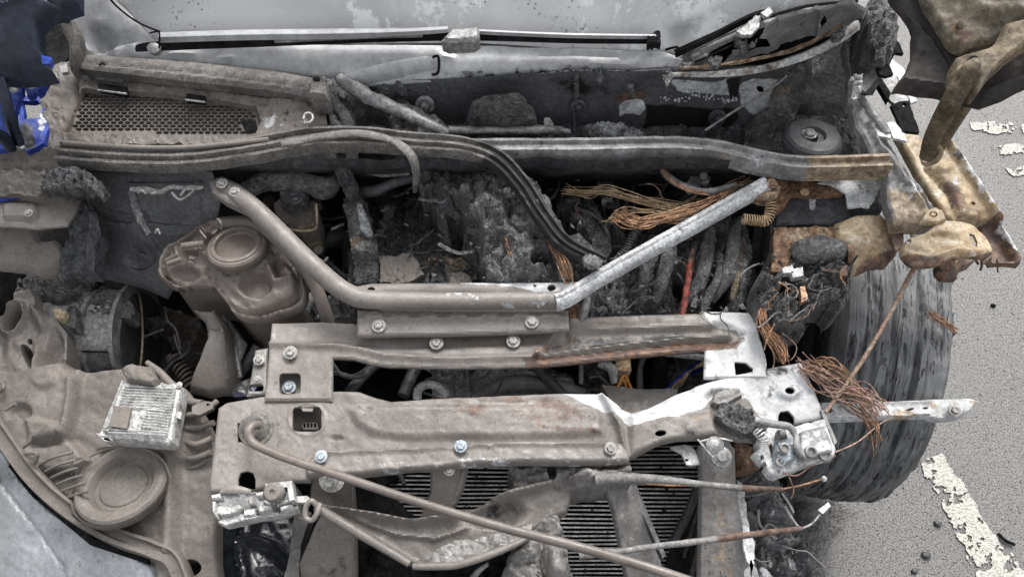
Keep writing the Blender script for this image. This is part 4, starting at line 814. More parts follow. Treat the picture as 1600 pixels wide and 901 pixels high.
helix('corrugated_sleeve', [(1060, 348, .86), (1100, 330, .865), (1135, 308, .87), (1180, 290, .875)], 7, 34, 1.5, car, M['steel'])
helix('corrugated_sleeve', [(1002, 352, .82), (990, 368, .82), (980, 388, .81), (968, 402, .80)], 6, 16, 1.5, car, M['gear'])
helix('loose_spring', [(1192, 300, .89), (1204, 322, .885), (1198, 344, .88), (1180, 344, .88), (1160, 342, .88)], 8, 22, 1.1, car, M['tan'])
rm = [(900, 492), (908, 462), (935, 440), (962, 418), (1000, 398), (1040, 372), (1100, 345), (1135, 340), (1160, 346), (1168, 372), (1172, 410), (1166, 455), (1152, 492)]
relief('melted_coil_mass', rm, [(1120, 350, .80), (1000, 490, .76)], car, M['charg'], 3, .12, noise=[('m', .030, 55, 90), ('m', .012, 22), ('m', .005, 10), ('f', .018, 50)], jag=7, seed=14, sharp=60,
       feats=[('e', (1065, 450), (14, 24), -.04), ('e', (1120, 462), (20, 28), -.045), ('r', [(1085, 395), (1090, 440), (1083, 485)], 8, .02), ('r', [(1128, 390), (1118, 440), (1098, 482)], 8, .02), ('r', [(1155, 370), (1152, 430), (1148, 485)], 9, .02), ('e', (1018, 430), (14, 12), -.02), ('d', (980, 465), (60, 30), .02)],
       wear=[(('k', .5), [(1050, 430), (1080, 430), (1080, 480), (1050, 480)], 10), (('k', .5), [(1100, 440), (1142, 440), (1142, 492), (1100, 492)], 10)])
tube('ignition_lead', [(1083, 390, .83), (1078, 415, .83), (1075, 440, .825), (1070, 470, .81), (1066, 495, .80)], [3, 5, 5, 5, 4], car, M['red'], namp=.35, nsc=.01, wear=[(('r', .6), [(1060, 385), (1095, 385), (1090, 430), (1060, 430)], 12), (('k', .42), 'all', 1)])
tube('ignition_lead', [(1092, 405, .825), (1090, 440, .82), (1084, 480, .80)], [4, 5, 5], car, M['char'], namp=.3, nsc=.01)
tube('ignition_lead', [(1128, 400, .82), (1122, 435, .825), (1108, 462, .815), (1098, 485, .80)], [6, 7, 7, 5], car, M['charg'], namp=.3, nsc=.01)
tube('ignition_lead', [(1158, 372, .83), (1154, 410, .83), (1150, 440, .825), (1144, 470, .81)], [5, 6, 5, 4], car, M['charg'], namp=.35, nsc=.01, wear=[(('c', .8), [(1140, 420), (1165, 420), (1158, 470), (1136, 470)], 8), (('r', .6), [(1150, 370), (1165, 370), (1162, 425), (1146, 425)], 6)])
chips('char_flakes', rm, 85, 2.6, .835, car, M['flake'], 6)
relief('charred_manifold_foot', [(900, 440), (940, 432), (975, 470), (985, 495), (900, 495)], .785, car, M['char'], 3, .05, noise=[('m', .016, 24)], jag=6)
tube('charred_strut', [(920, 462, .83), (915, 480, .82), (908, 500, .80)], [5, 7, 7], car, M['gear'], namp=.2)
relief('melted_rail_tip', [(888, 480), (898, 470), (910, 480), (906, 498), (890, 498)], .80, car, M['rust'], 3, .02, noise=[('r', .004, 6)])
relief('melted_nut', [(910, 404), (918, 398), (932, 400), (942, 408), (934, 416), (916, 414)], .90, car, M['gear'], 3, .012, feats=[('w', 20, 7, .0025)], noise=[('r', .003, 6)], jag=3)
rm2 = [(1000, 398), (1040, 372), (1080, 352), (1080, 400), (1060, 425), (1020, 440), (1000, 425)]
for i, (a_, b_) in enumerate(((1012, 1024), (1040, 1046), (1100, 1094), (1140, 1134))):
    tube('sagging_runner', [(a_+10, 372-i*6, .83), (a_+4, 400, .835), (a_-4, 436, .825), (b_-22, 470, .80)], [9, 11, 10, 7], car, M['charg' if i % 2 else 'char'], namp=.25, nsc=.02, seed=i*5)
for i, q in enumerate(([(700, 272, .875), (690, 300, .87), (700, 326, .86), (716, 340, .845)], [(842, 330, .87), (852, 366, .87), (868, 392, .86), (872, 420, .845)])):
    tube('sagging_drip', q, [6, 10, 9, 6] if len(q) == 4 else [6, 10, 11, 9, 6], mass, M['char'], namp=.3, nsc=.015, seed=40+i)

# ---- small burnt leads and shards caught all over the bay
def leads(name, poly, n, z, m, r, ln, seed, sag=.02):
    rg = np.random.RandomState(seed); A = np.array(poly, float); L = []
    while len(L) < n:
        x, y = rg.uniform(A[:, 0].min(), A[:, 0].max()), rg.uniform(A[:, 1].min(), A[:, 1].max())
        if not inside(np.array(x), np.array(y), poly): continue
        a = rg.uniform(0, math.pi); q = []; zz = z+rg.uniform(-sag, sag)
        for k in range(5):
            q.append((x, y, zz)); a += rg.normal(0, .55); l = ln*rg.uniform(.15, .35); x += l*math.cos(a); y += l*math.sin(a)*.8; zz += rg.uniform(-.006, .006)
        L.append((q, r*rg.uniform(.5, 1.5)))
    o = tubes(name, L, car, m); o['kind'] = 'stuff'; return o
leads('burnt_leads', [(560, 290), (700, 290), (750, 420), (600, 420)], 10, .80, M['char'], 1.7, 60, 1)
leads('burnt_leads', [(860, 262), (1150, 262), (1180, 340), (950, 400), (880, 360)], 22, .79, M['steel'], 2.2, 80, 2, .03)
leads('burnt_leads', [(880, 290), (1160, 280), (1170, 340), (980, 400)], 10, .82, M['pinkwire'], 1.0, 60, 3, .02)
leads('burnt_leads', [(1185, 410), (1330, 400), (1320, 480), (1230, 520)], 9, .875, M['greywire'], 1.1, 44, 4, .01)
leads('burnt_leads', [(1185, 410), (1300, 410), (1290, 480), (1200, 520)], 5, .88, M['copper'], .8, 50, 5, .01)
leads('burnt_leads', [(560, 190), (700, 170), (1100, 195), (1300, 200), (1300, 220), (600, 222)], 14, .90, M['char'], 2.2, 60, 6, .012)
leads('burnt_leads', [(400, 340), (560, 300), (560, 440), (520, 460)], 8, .70, M['steel'], 3.0, 90, 7, .03)
leads('burnt_leads', [(900, 400), (1160, 360), (1150, 490), (900, 490)], 14, .825, M['char'], 2.0, 60, 8, .012)
leads('burnt_leads', [(655, 265), (820, 285), (900, 420), (760, 440)], 9, .872, M['char'], 2.6, 50, 9, .012)
leads('burnt_leads', [(225, 480), (330, 490), (320, 600), (225, 590)], 6, .58, M['steel'], 2.4, 70, 10, .03)
leads('burnt_leads', [(530, 565), (1100, 565), (1100, 615), (530, 615)], 14, .68, M['steel'], 2.6, 80, 11, .03)
leads('burnt_leads', [(1120, 740), (1250, 780), (1260, 900), (1150, 900)], 5, .66, M['dust2'], 1.6, 70, 12, .03)
chips('loose_shards', [(860, 270), (1330, 400), (1300, 500), (900, 490), (560, 430), (600, 300)], 90, 7, .86, car, M['charg'], 77, hi=1.2)
chips('ash_crumbs', [(340, 640), (980, 620), (980, 700), (340, 740)], 120, 1.6, .803, car, M['flake'], 78)
chips('ash_crumbs', [(430, 505), (1150, 495), (1150, 545), (430, 545)], 100, 1.6, .808, car, M['flake'], 79)
chips('ash_crumbs', [(20, 600), (320, 620), (330, 860), (200, 830), (60, 740)], 160, 1.6, .735, car, M['flake'], 80)
chips('ash_crumbs', [(70, 110), (500, 150), (500, 225), (70, 235)], 120, 1.6, .955, car, M['flake'], 81)
# ------------------------------------------------------------------ strut brace and the bolted front crossmembers
br = empty_part('strut_brace')
relief('brace_foot', [(325, 280), (345, 273), (372, 285), (398, 305), (412, 326), (392, 332), (350, 312), (330, 298)], [(340, 280, .905), (400, 320, .895)], br, M['dust'], 4, .014, roll=(4, .004))
bolt(347, 287, .912, 9, br, M['boltm']); bolt(367, 300, .908, 9, br, M['boltm'])
tube('brace_tube', [(352, 292, .895), (388, 318, .895), (425, 352, .885), (470, 397, .872), (520, 442, .862), (548, 460, .858), (580, 468, .855), (700, 470, .854), (800, 469, .854), (870, 468, .854), (895, 462, .856)], [13, 15, 15.5, 15.5, 15.5, 15.5, 15, 13, 13, 13, 11], br, M['dust'], n=8, seg=18,
     wear=[(('w', .40), [(690, 462), (900, 455), (900, 480), (690, 474)], 6), (('w', .42), [(400, 322), (500, 415), (496, 420), (396, 328)], 6)])
sweep('brace_tube', [(868, 474, .855), (885, 468, .858), (930, 440, .866), (1000, 400, .876), (1100, 344, .890), (1195, 291, .90)], [(-12, -.004), (-12, .008), (-9, .014), (-3, .016), (0, .012), (4, .016), (9, .013), (12, .006), (12, -.004)], br, M['chrome'], n=8, namp=.0008, wear=[(('w', .80), [(860, 520), (860, 440), (1210, 260), (1210, 320)], 10)])
ft = relief('brace_foot', [(1162, 298), (1178, 284), (1205, 278), (1222, 288), (1218, 302), (1196, 312), (1180, 308)], .905, br, M['rust'], 3, .012, roll=(4, .004), noise=[('f', .003, 8)], wear=[(('c', .6), 'all', 1)])
bolt(1206, 287, .912, 9, br, M['rust'])
relief('brace_plate', [(552, 446), (580, 441), (700, 440), (840, 439), (904, 438), (906, 448), (890, 468), (880, 484), (700, 484), (600, 482), (572, 476), (556, 462)], .845, br, M['dust'], 5, .005, holes=[ell(580, 452, 6, 4, 10), ell(862, 449, 7, 5, 10)], roll=(4, .004), feats=[('r', [(600, 458), (860, 456)], 4, -.003)],
       wear=[(('w', .95), [(720, 434), (910, 430), (910, 455), (890, 470), (850, 458), (800, 446), (720, 444)], 6)])
def tab(x): return ('e', (x, 492), (14, 7), .004)
lp = relief('clamp_plate', [(558, 482), (700, 484), (888, 483), (890, 515), (800, 519), (700, 522), (600, 523), (558, 524)], [(700, 484, .835), (700, 520, .828)], car, M['dust'], 4, .006, roll=(3, .003), feats=[('r', [(560, 499), (890, 496)], 4, .003)]+[tab(x) for x in (585, 625, 670, 715, 765, 815, 860)], wear=[(('k', .2), 'all', 1)])
bolt(592, 509, .834, 11, lp, M['boltm']); bolt(831, 503, .834, 11, lp, M['boltm'])
ca = relief('upper_crossmember', [(424, 503), (500, 501), (560, 503), (720, 500), (888, 496), (1000, 491), (1095, 489), (1098, 485), (1178, 487), (1183, 512), (1196, 560), (1200, 590), (1100, 590), (1102, 547), (1000, 556), (840, 572), (700, 574), (610, 572), (580, 568), (550, 560), (520, 559), (519, 625), (412, 625), (419, 560)],
       .805, car, M['dust'], 4, .005, roll=(3, .003), holes=[rrect(436, 582, 470, 616, 7), [(1147, 566), (1152, 565), (1166, 566), (1177, 575), (1176, 583), (1149, 586)]],
       feats=[('r', [(420, 538), (520, 540), (560, 546), (600, 556), (700, 562), (840, 558)], 5, .007), ('s', [(424, 503), (890, 496), (890, 535), (600, 545), (540, 535), (424, 535)], -.005, 5), ('s', [(890, 508), (1130, 505), (1165, 520), (1150, 535), (1000, 545), (840, 562), (870, 520)], -.010, 5), ('r', [(890, 514), (1000, 511), (1110, 508)], 4, .010), ('r', [(838, 556), (950, 540), (1080, 527), (1140, 525)], 4, .012), ('r', [(1178, 495), (1184, 530), (1198, 570)], 4, .006)],
       noise=[('f', .002, 30)],
       wear=[(('w', 1), [(1095, 480), (1185, 482), (1205, 595), (1100, 600), (1100, 548), (1150, 545), (1165, 530), (1150, 512), (1110, 506)], 9), (('r', .62), [(900, 515), (1000, 512), (880, 540), (840, 555), (820, 545)], 14), (('r', .8), [(815, 560), (950, 545), (1080, 530), (1160, 528), (1150, 545), (1000, 560), (840, 576), (820, 574)], 8), (('r', .45), [(890, 495), (1050, 492), (1040, 508), (890, 512)], 10), (('k', .58), [(900, 522), (1000, 517), (1120, 514), (1135, 520), (1080, 524), (900, 545), (860, 552)], 8)])
for x, y in ((454, 551), (682, 536), (802, 533)): bolt(x, y, .811, 11, ca, M['boltm'])
bolt(452, 605, .785, 11, car, M['zinc'])
relief('bolt_ledge', [(428, 578), (478, 578), (478, 622), (428, 622)], .782, car, M['dust'], 8, .01)
sb = relief('side_bracket', [(398, 546), (418, 542), (418, 615), (385, 618), (392, 585)], .79, car, M['dust2'], 4, .008, holes=[rrect(388, 600, 412, 611, 4)], roll=(3, .003)); bolt(405, 562, .797, 9, sb, M['boltm']); bolt(403, 593, .797, 6, sb, M['boltm'])
relief('wing_clip', [(362, 612), (372, 598), (396, 588), (402, 604), (392, 618), (366, 620)], .74, car, M['blue'], 4, .01, noise=[('f', .004, 12)], wear=[(('k', .62), 'all', 1)])

# ------------------------------------------------------------------ slam panel
B = [(340, 636), (352, 628), (420, 616), (470, 612), (530, 610), (562, 611), (588, 620), (610, 626), (700, 620), (800, 616), (870, 613), (936, 614), (950, 618), (972, 636), (988, 642), (1012, 636), (1060, 612), (1105, 596), (1180, 578), (1250, 565), (1258, 572), (1284, 632), (1290, 652),
     (1250, 660), (1200, 664), (1182, 672), (1180, 690), (1120, 684), (1060, 688), (1030, 694), (986, 716), (972, 716), (850, 704), (700, 708), (600, 716), (510, 722), (490, 735), (484, 752), (456, 752), (400, 764), (327, 768), (326, 755)]
sp_ = relief('slam_panel', B, [(330, 760, .785), (1290, 650, .795), (600, 610, .80)], car, M['dust'], 4, .005, roll=(4, .004), sharp=60,
       holes=[rrect(457, 636, 503, 674, 7), [(371, 660), (371, 690), (420, 688), (425, 678), (425, 662)], [(373, 768), (372, 748), (376, 738), (386, 735), (395, 738), (399, 748), (399, 762), (380, 765)], ell(1031, 679, 9, 5, 12, -5), ell(1232, 613, 8, 6, 10), [(1216, 650), (1219, 643), (1232, 641), (1240, 650), (1243, 662), (1216, 664)]],
       feats=[('s', [(546, 640), (620, 634), (800, 636), (930, 634), (938, 650), (942, 678), (860, 682), (700, 684), (620, 684), (585, 678), (560, 664)], .007, 7), ('r', [(940, 616), (968, 670), (978, 714)], 4, .010), ('s', [(985, 650), (1060, 640), (1110, 640), (1120, 680), (1040, 690), (985, 712)], .008, 6), ('e', (1232, 613), (20, 13), .008), ('r', [(972, 640), (1010, 640), (1080, 606)], 6, -.006), ('r', ell(480, 655, 29, 25, 20)+[ell(480, 655, 29, 25, 20)[0]], 2, .002), ('e', (575, 641), (8, 5), -.004), ('e', (527, 684), (10, 4), -.005), ('e', (1125, 620), (24, 12), -.01)],
       noise=[('f', .003, 50), ('f', .0012, 14)],
       wear=[(('w', 1), [(868, 608), (940, 608), (972, 630), (988, 636), (1012, 630), (1060, 606), (1105, 590), (1150, 586), (1256, 560), (1295, 655), (1200, 665), (1182, 645), (1170, 625), (1120, 612), (1095, 640), (1060, 652), (1010, 660), (985, 668), (965, 650), (940, 645), (915, 632), (895, 620)], 9),
             (('r', .46), [(690, 614), (860, 612), (920, 632), (940, 660), (880, 672), (720, 655), (700, 640)], 16), (('r', .52), [(720, 616), (840, 614), (870, 626), (850, 634), (740, 630)], 7), (('r', .48), [(780, 655), (930, 668), (940, 682), (850, 676), (770, 668)], 7), (('c', .5), [(1070, 655), (1120, 640), (1110, 655), (1080, 665)], 6),
             (('k', .52), [(1150, 570), (1250, 568), (1255, 585), (1180, 600)], 10), (('k', .5), [(1200, 600), (1222, 598), (1210, 625), (1190, 628)], 8), (('k', .40), [(1000, 665), (1110, 650), (1180, 680), (1060, 690)], 12)])
relief('slam_panel_backing', [(450, 630), (510, 630), (510, 680), (450, 680)], .745, sp_, M['plastic'], 10, .02)  # plastic sheet behind the cut-out
cn = relief('sensor_plug', rrect(470, 657, 498, 672, 5), .775, sp_, M['rubber'], 3, .02, holes=[rrect(474+i*5.5, 661, 477.5+i*5.5, 668, 1) for i in range(4)], roll=(2, .003))
relief('cutout_tab', [(470, 636), (490, 636), (488, 642), (473, 642)], .797, sp_, M['dust'], 4, .004)
fl_ = relief('lower_flange', [(476, 728), (484, 712), (500, 703), (580, 700), (700, 696), (800, 688), (900, 688), (972, 690), (985, 705), (984, 720), (900, 722), (840, 720), (740, 724), (640, 732), (560, 740), (500, 742), (478, 742)], .802, car, M['dust'], 4, .012, roll=(5, .007), sharp=60, feats=[('r', [(490, 708), (600, 703), (800, 692), (960, 694)], 4, .004)], noise=[('f', .003, 24)],
       wear=[(('w', .38), [(560, 720), (980, 700), (980, 725), (560, 742)], 6)])
for x, y, m_ in ((502, 713, 'zinc'), (720, 697, 'zinc'), (954, 700, 'boltm')): bolt(x, y, .808, 10, fl_, M[m_])
relief('melted_resin_lump', [(1112, 628), (1120, 612), (1140, 603), (1158, 606), (1160, 618), (1140, 630), (1120, 634)], .806, car, M['dust2'], 3, .012, roll=(2, .004), noise=[('f', .003, 8)], jag=4)
relief('melted_resin_lump', [(1120, 650), (1128, 632), (1150, 630), (1170, 640), (1180, 655), (1198, 672), (1190, 684), (1165, 676), (1135, 664)], .812, car, M['charg'], 3, .03, noise=[('r', .008, 12), ('f', .008, 16)], jag=5, seed=5)
# prop stay with its grommet
gm = lathe('stay_grommet', P(402, 670, .79), (0, -.1, 1), [(.001, .010), (.008, .012), (.014, .014), (.018, .012), (.021, .006), (.026, .005), (.028, -.006)], car, M['rubber'], 32)
relief('grommet_bezel', rrect(376, 654, 423, 686, 8), .792, gm, M['dust'], 4, .008, roll=(3, .003))
tube('bonnet_stay', [(404, 664, .812), (396, 664, .822), (389, 672, .826), (390, 684, .824), (402, 696, .822), (450, 716, .822), (540, 746, .825), (660, 786, .83), (780, 822, .835), (900, 853, .84), (1010, 885, .842), (1120, 922, .845), (1200, 950, .845)], [7, 7, 7, 7, 7, 7, 7, 7, 7.5, 8, 8, 8, 8], car, M['tank'], seg=14)
# left latch: a cluster of small alloy pieces
la = relief('bonnet_latch', [(328, 770), (345, 766), (400, 762), (455, 752), (464, 760), (466, 790), (440, 802), (400, 806), (352, 817), (340, 812), (329, 800)], .772, car, M['gear'], 3, .03, roll=(3, .004))
for i, (pl_, z_) in enumerate((([(329, 772), (344, 769), (345, 777), (330, 780)], .812), ([(330, 782), (336, 782), (337, 806), (332, 804)], .81), ([(338, 790), (352, 787), (356, 791), (374, 784), (378, 792), (370, 800), (344, 806), (337, 800)], .80), ([(398, 769), (430, 762), (432, 770), (400, 776)], .81), ([(402, 784), (412, 782), (414, 788), (424, 786), (425, 796), (404, 800)], .806),
    ([(430, 780), (458, 776), (460, 784), (432, 790)], .80), ([(380, 796), (398, 792), (398, 804), (380, 806)], .795), ([(340, 806), (378, 800), (400, 804), (440, 796), (464, 788), (465, 794), (440, 804), (400, 809), (352, 821), (340, 816)], .79), ([(386, 776), (394, 774), (396, 786), (388, 788)], .80), ([(436, 790), (456, 786), (457, 792), (438, 798)], .80))):
    relief('latch_block', pl_, z_, la, M['alloy' if i % 3 else 'chrome'], 2.6, .016, roll=(2, .003), noise=[('f', .0015, 6)])
tube('latch_lever', [(345, 768, .81), (365, 764, .815), (392, 768, .812)], [4, 7, 4], la, M['dust'], flat=.6)
lathe('latch_button', P(433, 770, .80), (0, -.25, 1), [(.013, 0), (.014, .012), (.013, .022), (.010, .025), (.004, .025), (.003, .022), (.001, .022)], la, M['dust'], 26)
relief('latch_box_edge', [(414, 756), (456, 750), (460, 780), (452, 782), (449, 760), (416, 764)], .812, la, M['alloy'], 3, .02)
relief('latch_tip', [(464, 775), (480, 774), (486, 780), (478, 785), (464, 784)], .79, la, M['alloy'], 3, .01)
# right latch
lr = relief('bonnet_latch', [(1178, 706), (1186, 698), (1182, 680), (1205, 662), (1245, 664), (1290, 652), (1306, 700), (1305, 712), (1262, 724), (1214, 744), (1206, 742)], .80, car, M['white'], 3, .018, noise=[('f', .003, 10)], roll=(3, .004), jag=2,
       holes=[[(1200, 694), (1206, 692), (1213, 716), (1207, 720)], [(1187, 712), (1192, 710), (1194, 716), (1189, 718)], [(1192, 722), (1197, 720), (1199, 727), (1194, 729)]], wear=[(('k', .50), [(1205, 670), (1245, 670), (1240, 700), (1210, 705)], 10)])
relief('latch_block', [(1250, 674), (1262, 670), (1290, 664), (1300, 690), (1302, 704), (1256, 712), (1250, 695)], .822, lr, M['rail'], 3, .02, roll=(3, .004), noise=[('f', .003, 12)], wear=[(('w', .45), 'all', 1)])
relief('latch_block', [(1214, 686), (1236, 680), (1246, 700), (1244, 716), (1222, 724), (1212, 710)], .818, lr, M['zinc'], 3, .02, roll=(3, .004), noise=[('f', .003, 8)], wear=[(('k', .35), 'all', 1)])
relief('latch_block', [(1216, 670), (1228, 668), (1232, 680), (1220, 684)], .82, lr, M['gear'], 3, .015, roll=(2, .003))
for x, y, r in ((1225, 700, 8), (1266, 706, 9), (1288, 710, 10), (1218, 722, 7)): lathe('latch_rivet', P(x, y, .826 if y < 708 else .812), (0, -.15, 1), [(r*.001, 0), (r*.0009, .005), (r*.0006, .006), (r*.0005, .002), (.001, .002)], lr, M['rail'], 18)
tube('latch_lever', [(1180, 656, .83), (1205, 662, .835), (1232, 666, .835), (1243, 680, .832), (1246, 700, .83), (1258, 716, .82)], [6, 6, 6, 5, 6, 6], lr, M['rail'])
helix('latch_spring', [(1183, 672, .825), (1192, 684, .825), (1194, 694, .822)], 8, 6, 1.2, lr, M['chrome'])
relief('latch_black_slot', [(1212, 640), (1242, 640), (1246, 668), (1214, 668)], .775, lr, M['black'], 5, .01)
relief('latch_edge', [(1282, 640), (1288, 642), (1308, 690), (1304, 694)], .80, lr, M['rail'], 3, .012)
tubes('thin_wire', [([(1305, 706, .81), (1340, 690, .80), (1372, 664, .78), (1395, 650, .76)], 1.1), ([(1224, 738, .8), (1246, 742, .79), (1275, 722, .79), (1306, 712, .80)], 1.3), ([(1232, 742, .79), (1240, 765, .78), (1236, 778, .77)], 1.0)], car, M['pinkwire'])

# ------------------------------------------------------------------ what shows in the gap between the crossmembers
relief('gearbox_casing', [(675, 568), (760, 566), (845, 568), (890, 590), (905, 622), (675, 622)], .60, car, M['gear'], 3, .08, sharp=60, feats=[('r', [(708, 570), (708, 620)], 2, .01), ('s', [(680, 575), (735, 575), (735, 600), (680, 600)], .015, 3), ('r', [(745, 590), (820, 588), (890, 602)], 8, .03), ('r', [(730, 572), (733, 612)], 4, .012), ('e', (775, 578), (20, 9), -.012), ('e', (722, 598), (5, 7), .012)], noise=[('r', .006, 12)])
tube('coolant_hose', [(740, 622, .66), (790, 600, .68), (850, 600, .68), (900, 612, .67), (920, 622, .66)], [6, 12, 12, 11, 8], car, M['dust2'])
tube('silver_hose', [(652, 622, .72), (654, 608, .73), (668, 600, .735), (684, 604, .73), (698, 618, .72)], 7, car, M['chrome'])
tubes('support_bar', [([(545, 612, .68), (570, 585, .68), (592, 565, .68)], 9), ([(630, 618, .66), (642, 590, .66), (655, 565, .66)], 10), ([(826, 562, .7), (850, 585, .7), (882, 620, .69)], 9)], car, M['steel'])
relief('charred_pump', [(912, 566), (930, 560), (948, 575), (958, 590), (950, 608), (930, 610), (916, 590)], .66, car, M['char'], 3, .05, noise=[('r', .012, 12)], jag=4)
tube('pump_pipe', [(935, 568, .70), (955, 575, .70), (962, 598, .69)], [6, 8, 8], car, M['chrome']); tube('pump_pipe', [(908, 562, .70), (908, 600, .69)], 4, car, M['gear'], 1)
relief('melted_plug_body', [(962, 560), (985, 558), (986, 580), (978, 598), (968, 604), (962, 590)], .70, car, M['tan'], 3, .03, noise=[('f', .004, 8)], wear=[(('r', .7), [(960, 578), (990, 578), (985, 610), (960, 610)], 5)])
tubes('orange_leads', [([(968, 600, .71), (976, 585, .72), (984, 602, .71), (990, 615, .70)], 2.2), ([(962, 610, .71), (974, 592, .72), (980, 612, .7)], 2), ([(985, 612, .71), (1010, 614, .71), (1030, 610, .71)], 3)], car, M['amber'])
tube('drive_hose', [(1035, 552, .68), (1030, 580, .66), (1025, 612, .64)], [12, 13, 12], car, M['black']); tube('drive_hose', [(1010, 548, .69), (1000, 575, .68), (1000, 615, .66)], [5, 5, 6], car, M['steel'])
relief('blue_lead_bundle_base', [(1040, 575), (1075, 556), (1100, 558), (1104, 612), (1050, 618)], .64, car, M['steel'], 3, .05, noise=[('r', .012, 12)])
tubes('blue_leads', [([(1042+i*3, 608-i*2, .69), (1062+i*3, 590-i*3, .70), (1098, 578-i*3, .69)], 1.6) for i in range(6)], car, M['blue']); tubes('pale_leads', [([(1046+i*6, 612-i*3, .695), (1066+i*4, 586-i*2, .70), (1100, 570-i*2, .695)], 1.2) for i in range(4)], car, M['tan'])
relief('pulley_guard', [(940, 600), (1000, 608), (1060, 606), (1050, 640), (980, 645), (950, 620)], .72, car, M['dust'], 4, .02, noise=[('f', .004, 14)])
tube('crossbar_pipe', [(1040, 552, .72), (1080, 556, .72), (1110, 560, .72)], 5, car, M['chrome'])

# ------------------------------------------------------------------ radiator, its supports and melted grille
relief('cooling_radiator', [(555, 700), (1110, 688), (1110, 960), (555, 960)], .545, car, M['black'], 25, .03)
V = []; F = []
y = 696
while y < 960:
    for (x0, x1) in ((558, 1104),):
        b = len(V); n = 26; rr = np.linspace(x0, x1, n); wob = .8*np.sin(rr/60+y)
        for dy, z in ((0, .556), (0, .549), (2.7, .549), (2.7, .556)): V += list(P(rr, y+dy+wob, np.full(n, z)))
        for k in range(n-1):
            for s_ in range(4): a = b+s_*n+k; c = b+((s_+1) % 4)*n+k; F.append((a, a+1, c+1, c))
    y += 6.6
link('cooling_fins', V, F, M['gear'], [o for o in D.objects if o.name == 'cooling_radiator'][0], 30)
chips('soot_clumps', [(560, 712), (1095, 704), (1095, 900), (560, 900)], 160, 6, .56, [o for o in D.objects if o.name == 'cooling_radiator'][0], M['black'], 9)
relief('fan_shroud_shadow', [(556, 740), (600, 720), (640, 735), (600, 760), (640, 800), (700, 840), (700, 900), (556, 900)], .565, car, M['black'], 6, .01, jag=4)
tube('shroud_rib', [(608, 728, .58), (625, 742, .58), (632, 756, .58)], 4, car, M['steel'])
s1 = relief('radiator_support', [(486, 742), (495, 736), (552, 742), (556, 800), (558, 960), (478, 960), (466, 880), (486, 830), (500, 800), (482, 780)], [(520, 740, .775), (520, 960, .60)], car, M['dust'], 4, .012, roll=(4, .006), feats=[('r', [(552, 745), (556, 960)], 3, .006), ('r', [(470, 880), (468, 960)], 3, .006)], wear=[(('k', .36), [(480, 840), (560, 840), (560, 960), (470, 960)], 30)], noise=[('f', .003, 30)])
lathe('support_stud', P(519, 748, .79), (0, -.5, 1), [(.018, 0), (.018, .003), (.010, .004), (.010, .012), (.007, .012), (.007, .022), (.001, .022)], s1, M['boltm'], 20)
s2 = relief('radiator_support', [(672, 732), (690, 724), (733, 722), (724, 760), (706, 800), (696, 830), (650, 830), (658, 800), (672, 765)], [(700, 730, .775), (680, 830, .71)], car, M['dust'], 4, .010, roll=(4, .005), feats=[('r', [(728, 726), (712, 780), (696, 826)], 3, .006), ('e', (668, 735), (5, 6), .006)])
bolt(702, 734, .785, 9, s2, M['boltm'])
s3 = relief('radiator_support', [(944, 730), (960, 718), (984, 716), (990, 740), (1004, 790), (1022, 840), (1036, 890), (1060, 960), (990, 960), (976, 890), (958, 800), (946, 760)], [(960, 720, .77), (1020, 960, .62)], car, M['dust2'], 4, .012, roll=(4, .006), feats=[('e', (972, 785), (9, 22), -.005), ('e', (986, 848), (6, 8), .005), ('r', [(990, 745), (1036, 880)], 3, .006)], noise=[('f', .003, 24)], wear=[(('w', .4), [(950, 760), (975, 760), (985, 810), (965, 815)], 8)])
s4 = relief('radiator_support', [(1092, 696), (1098, 686), (1140, 684), (1148, 700), (1150, 760), (1160, 820), (1172, 880), (1182, 960), (1090, 960), (1092, 850), (1094, 760)], [(1120, 690, .785), (1140, 960, .62)], car, M['dust2'], 4, .012, roll=(4, .006), feats=[('r', [(1096, 700), (1094, 960)], 3, .006), ('r', [(1148, 700), (1152, 780), (1180, 940)], 3, .006)], noise=[('f', .003, 24)],
       wear=[(('c', .42), [(1100, 780), (1150, 780), (1170, 960), (1100, 960)], 30), (('c', .55), [(1115, 840), (1140, 840), (1150, 900), (1110, 900)], 14)])
lathe('support_stud', P(1126, 714, .795), (0, -.2, 1), [(.015, 0), (.015, .005), (.010, .007), (.007, .010), (.001, .010)], s4, M['gear'], 18); lathe('support_stud', P(1116, 696, .80), (0, -.2, 1), [(.013, 0), (.013, .005), (.008, .009), (.001, .010)], s4, M['gear'], 18)
tubes('support_wire', [([(1090, 686, .80), (1104, 702, .802), (1114, 714, .802)], 1.3), ([(1092, 690, .80), (1118, 684, .805), (1144, 688, .80)], 1.5)], s4, M['chrome'])
relief('torn_paint_tab', [(1048, 698), (1070, 694), (1082, 698), (1092, 714), (1094, 726), (1072, 724), (1064, 708)], .765, car, M['white'], 3, .006, holes=[ell(1073, 718, 3, 2.4, 8)], jag=2)
relief('support_strip', [(976, 728), (984, 722), (996, 760), (1016, 810), (1040, 866), (1036, 872), (1010, 815), (988, 762)], .715, car, M['steel'], 4, .02)
tubes('shroud_strip', [([(1092, 756, .66), (1075, 800, .64), (1050, 850, .62)], 7), ([(1094, 780, .64), (1080, 830, .62), (1068, 870, .6)], 3), ([(1096, 800, .64), (1092, 850, .62), (1080, 900, .6)], 4)], car, M['steel'])
relief('shroud_shadow', [(1050, 850), (1094, 770), (1096, 960), (1020, 960)], .59, car, M['black'], 6, .02, noise=[('f', .01, 20)])
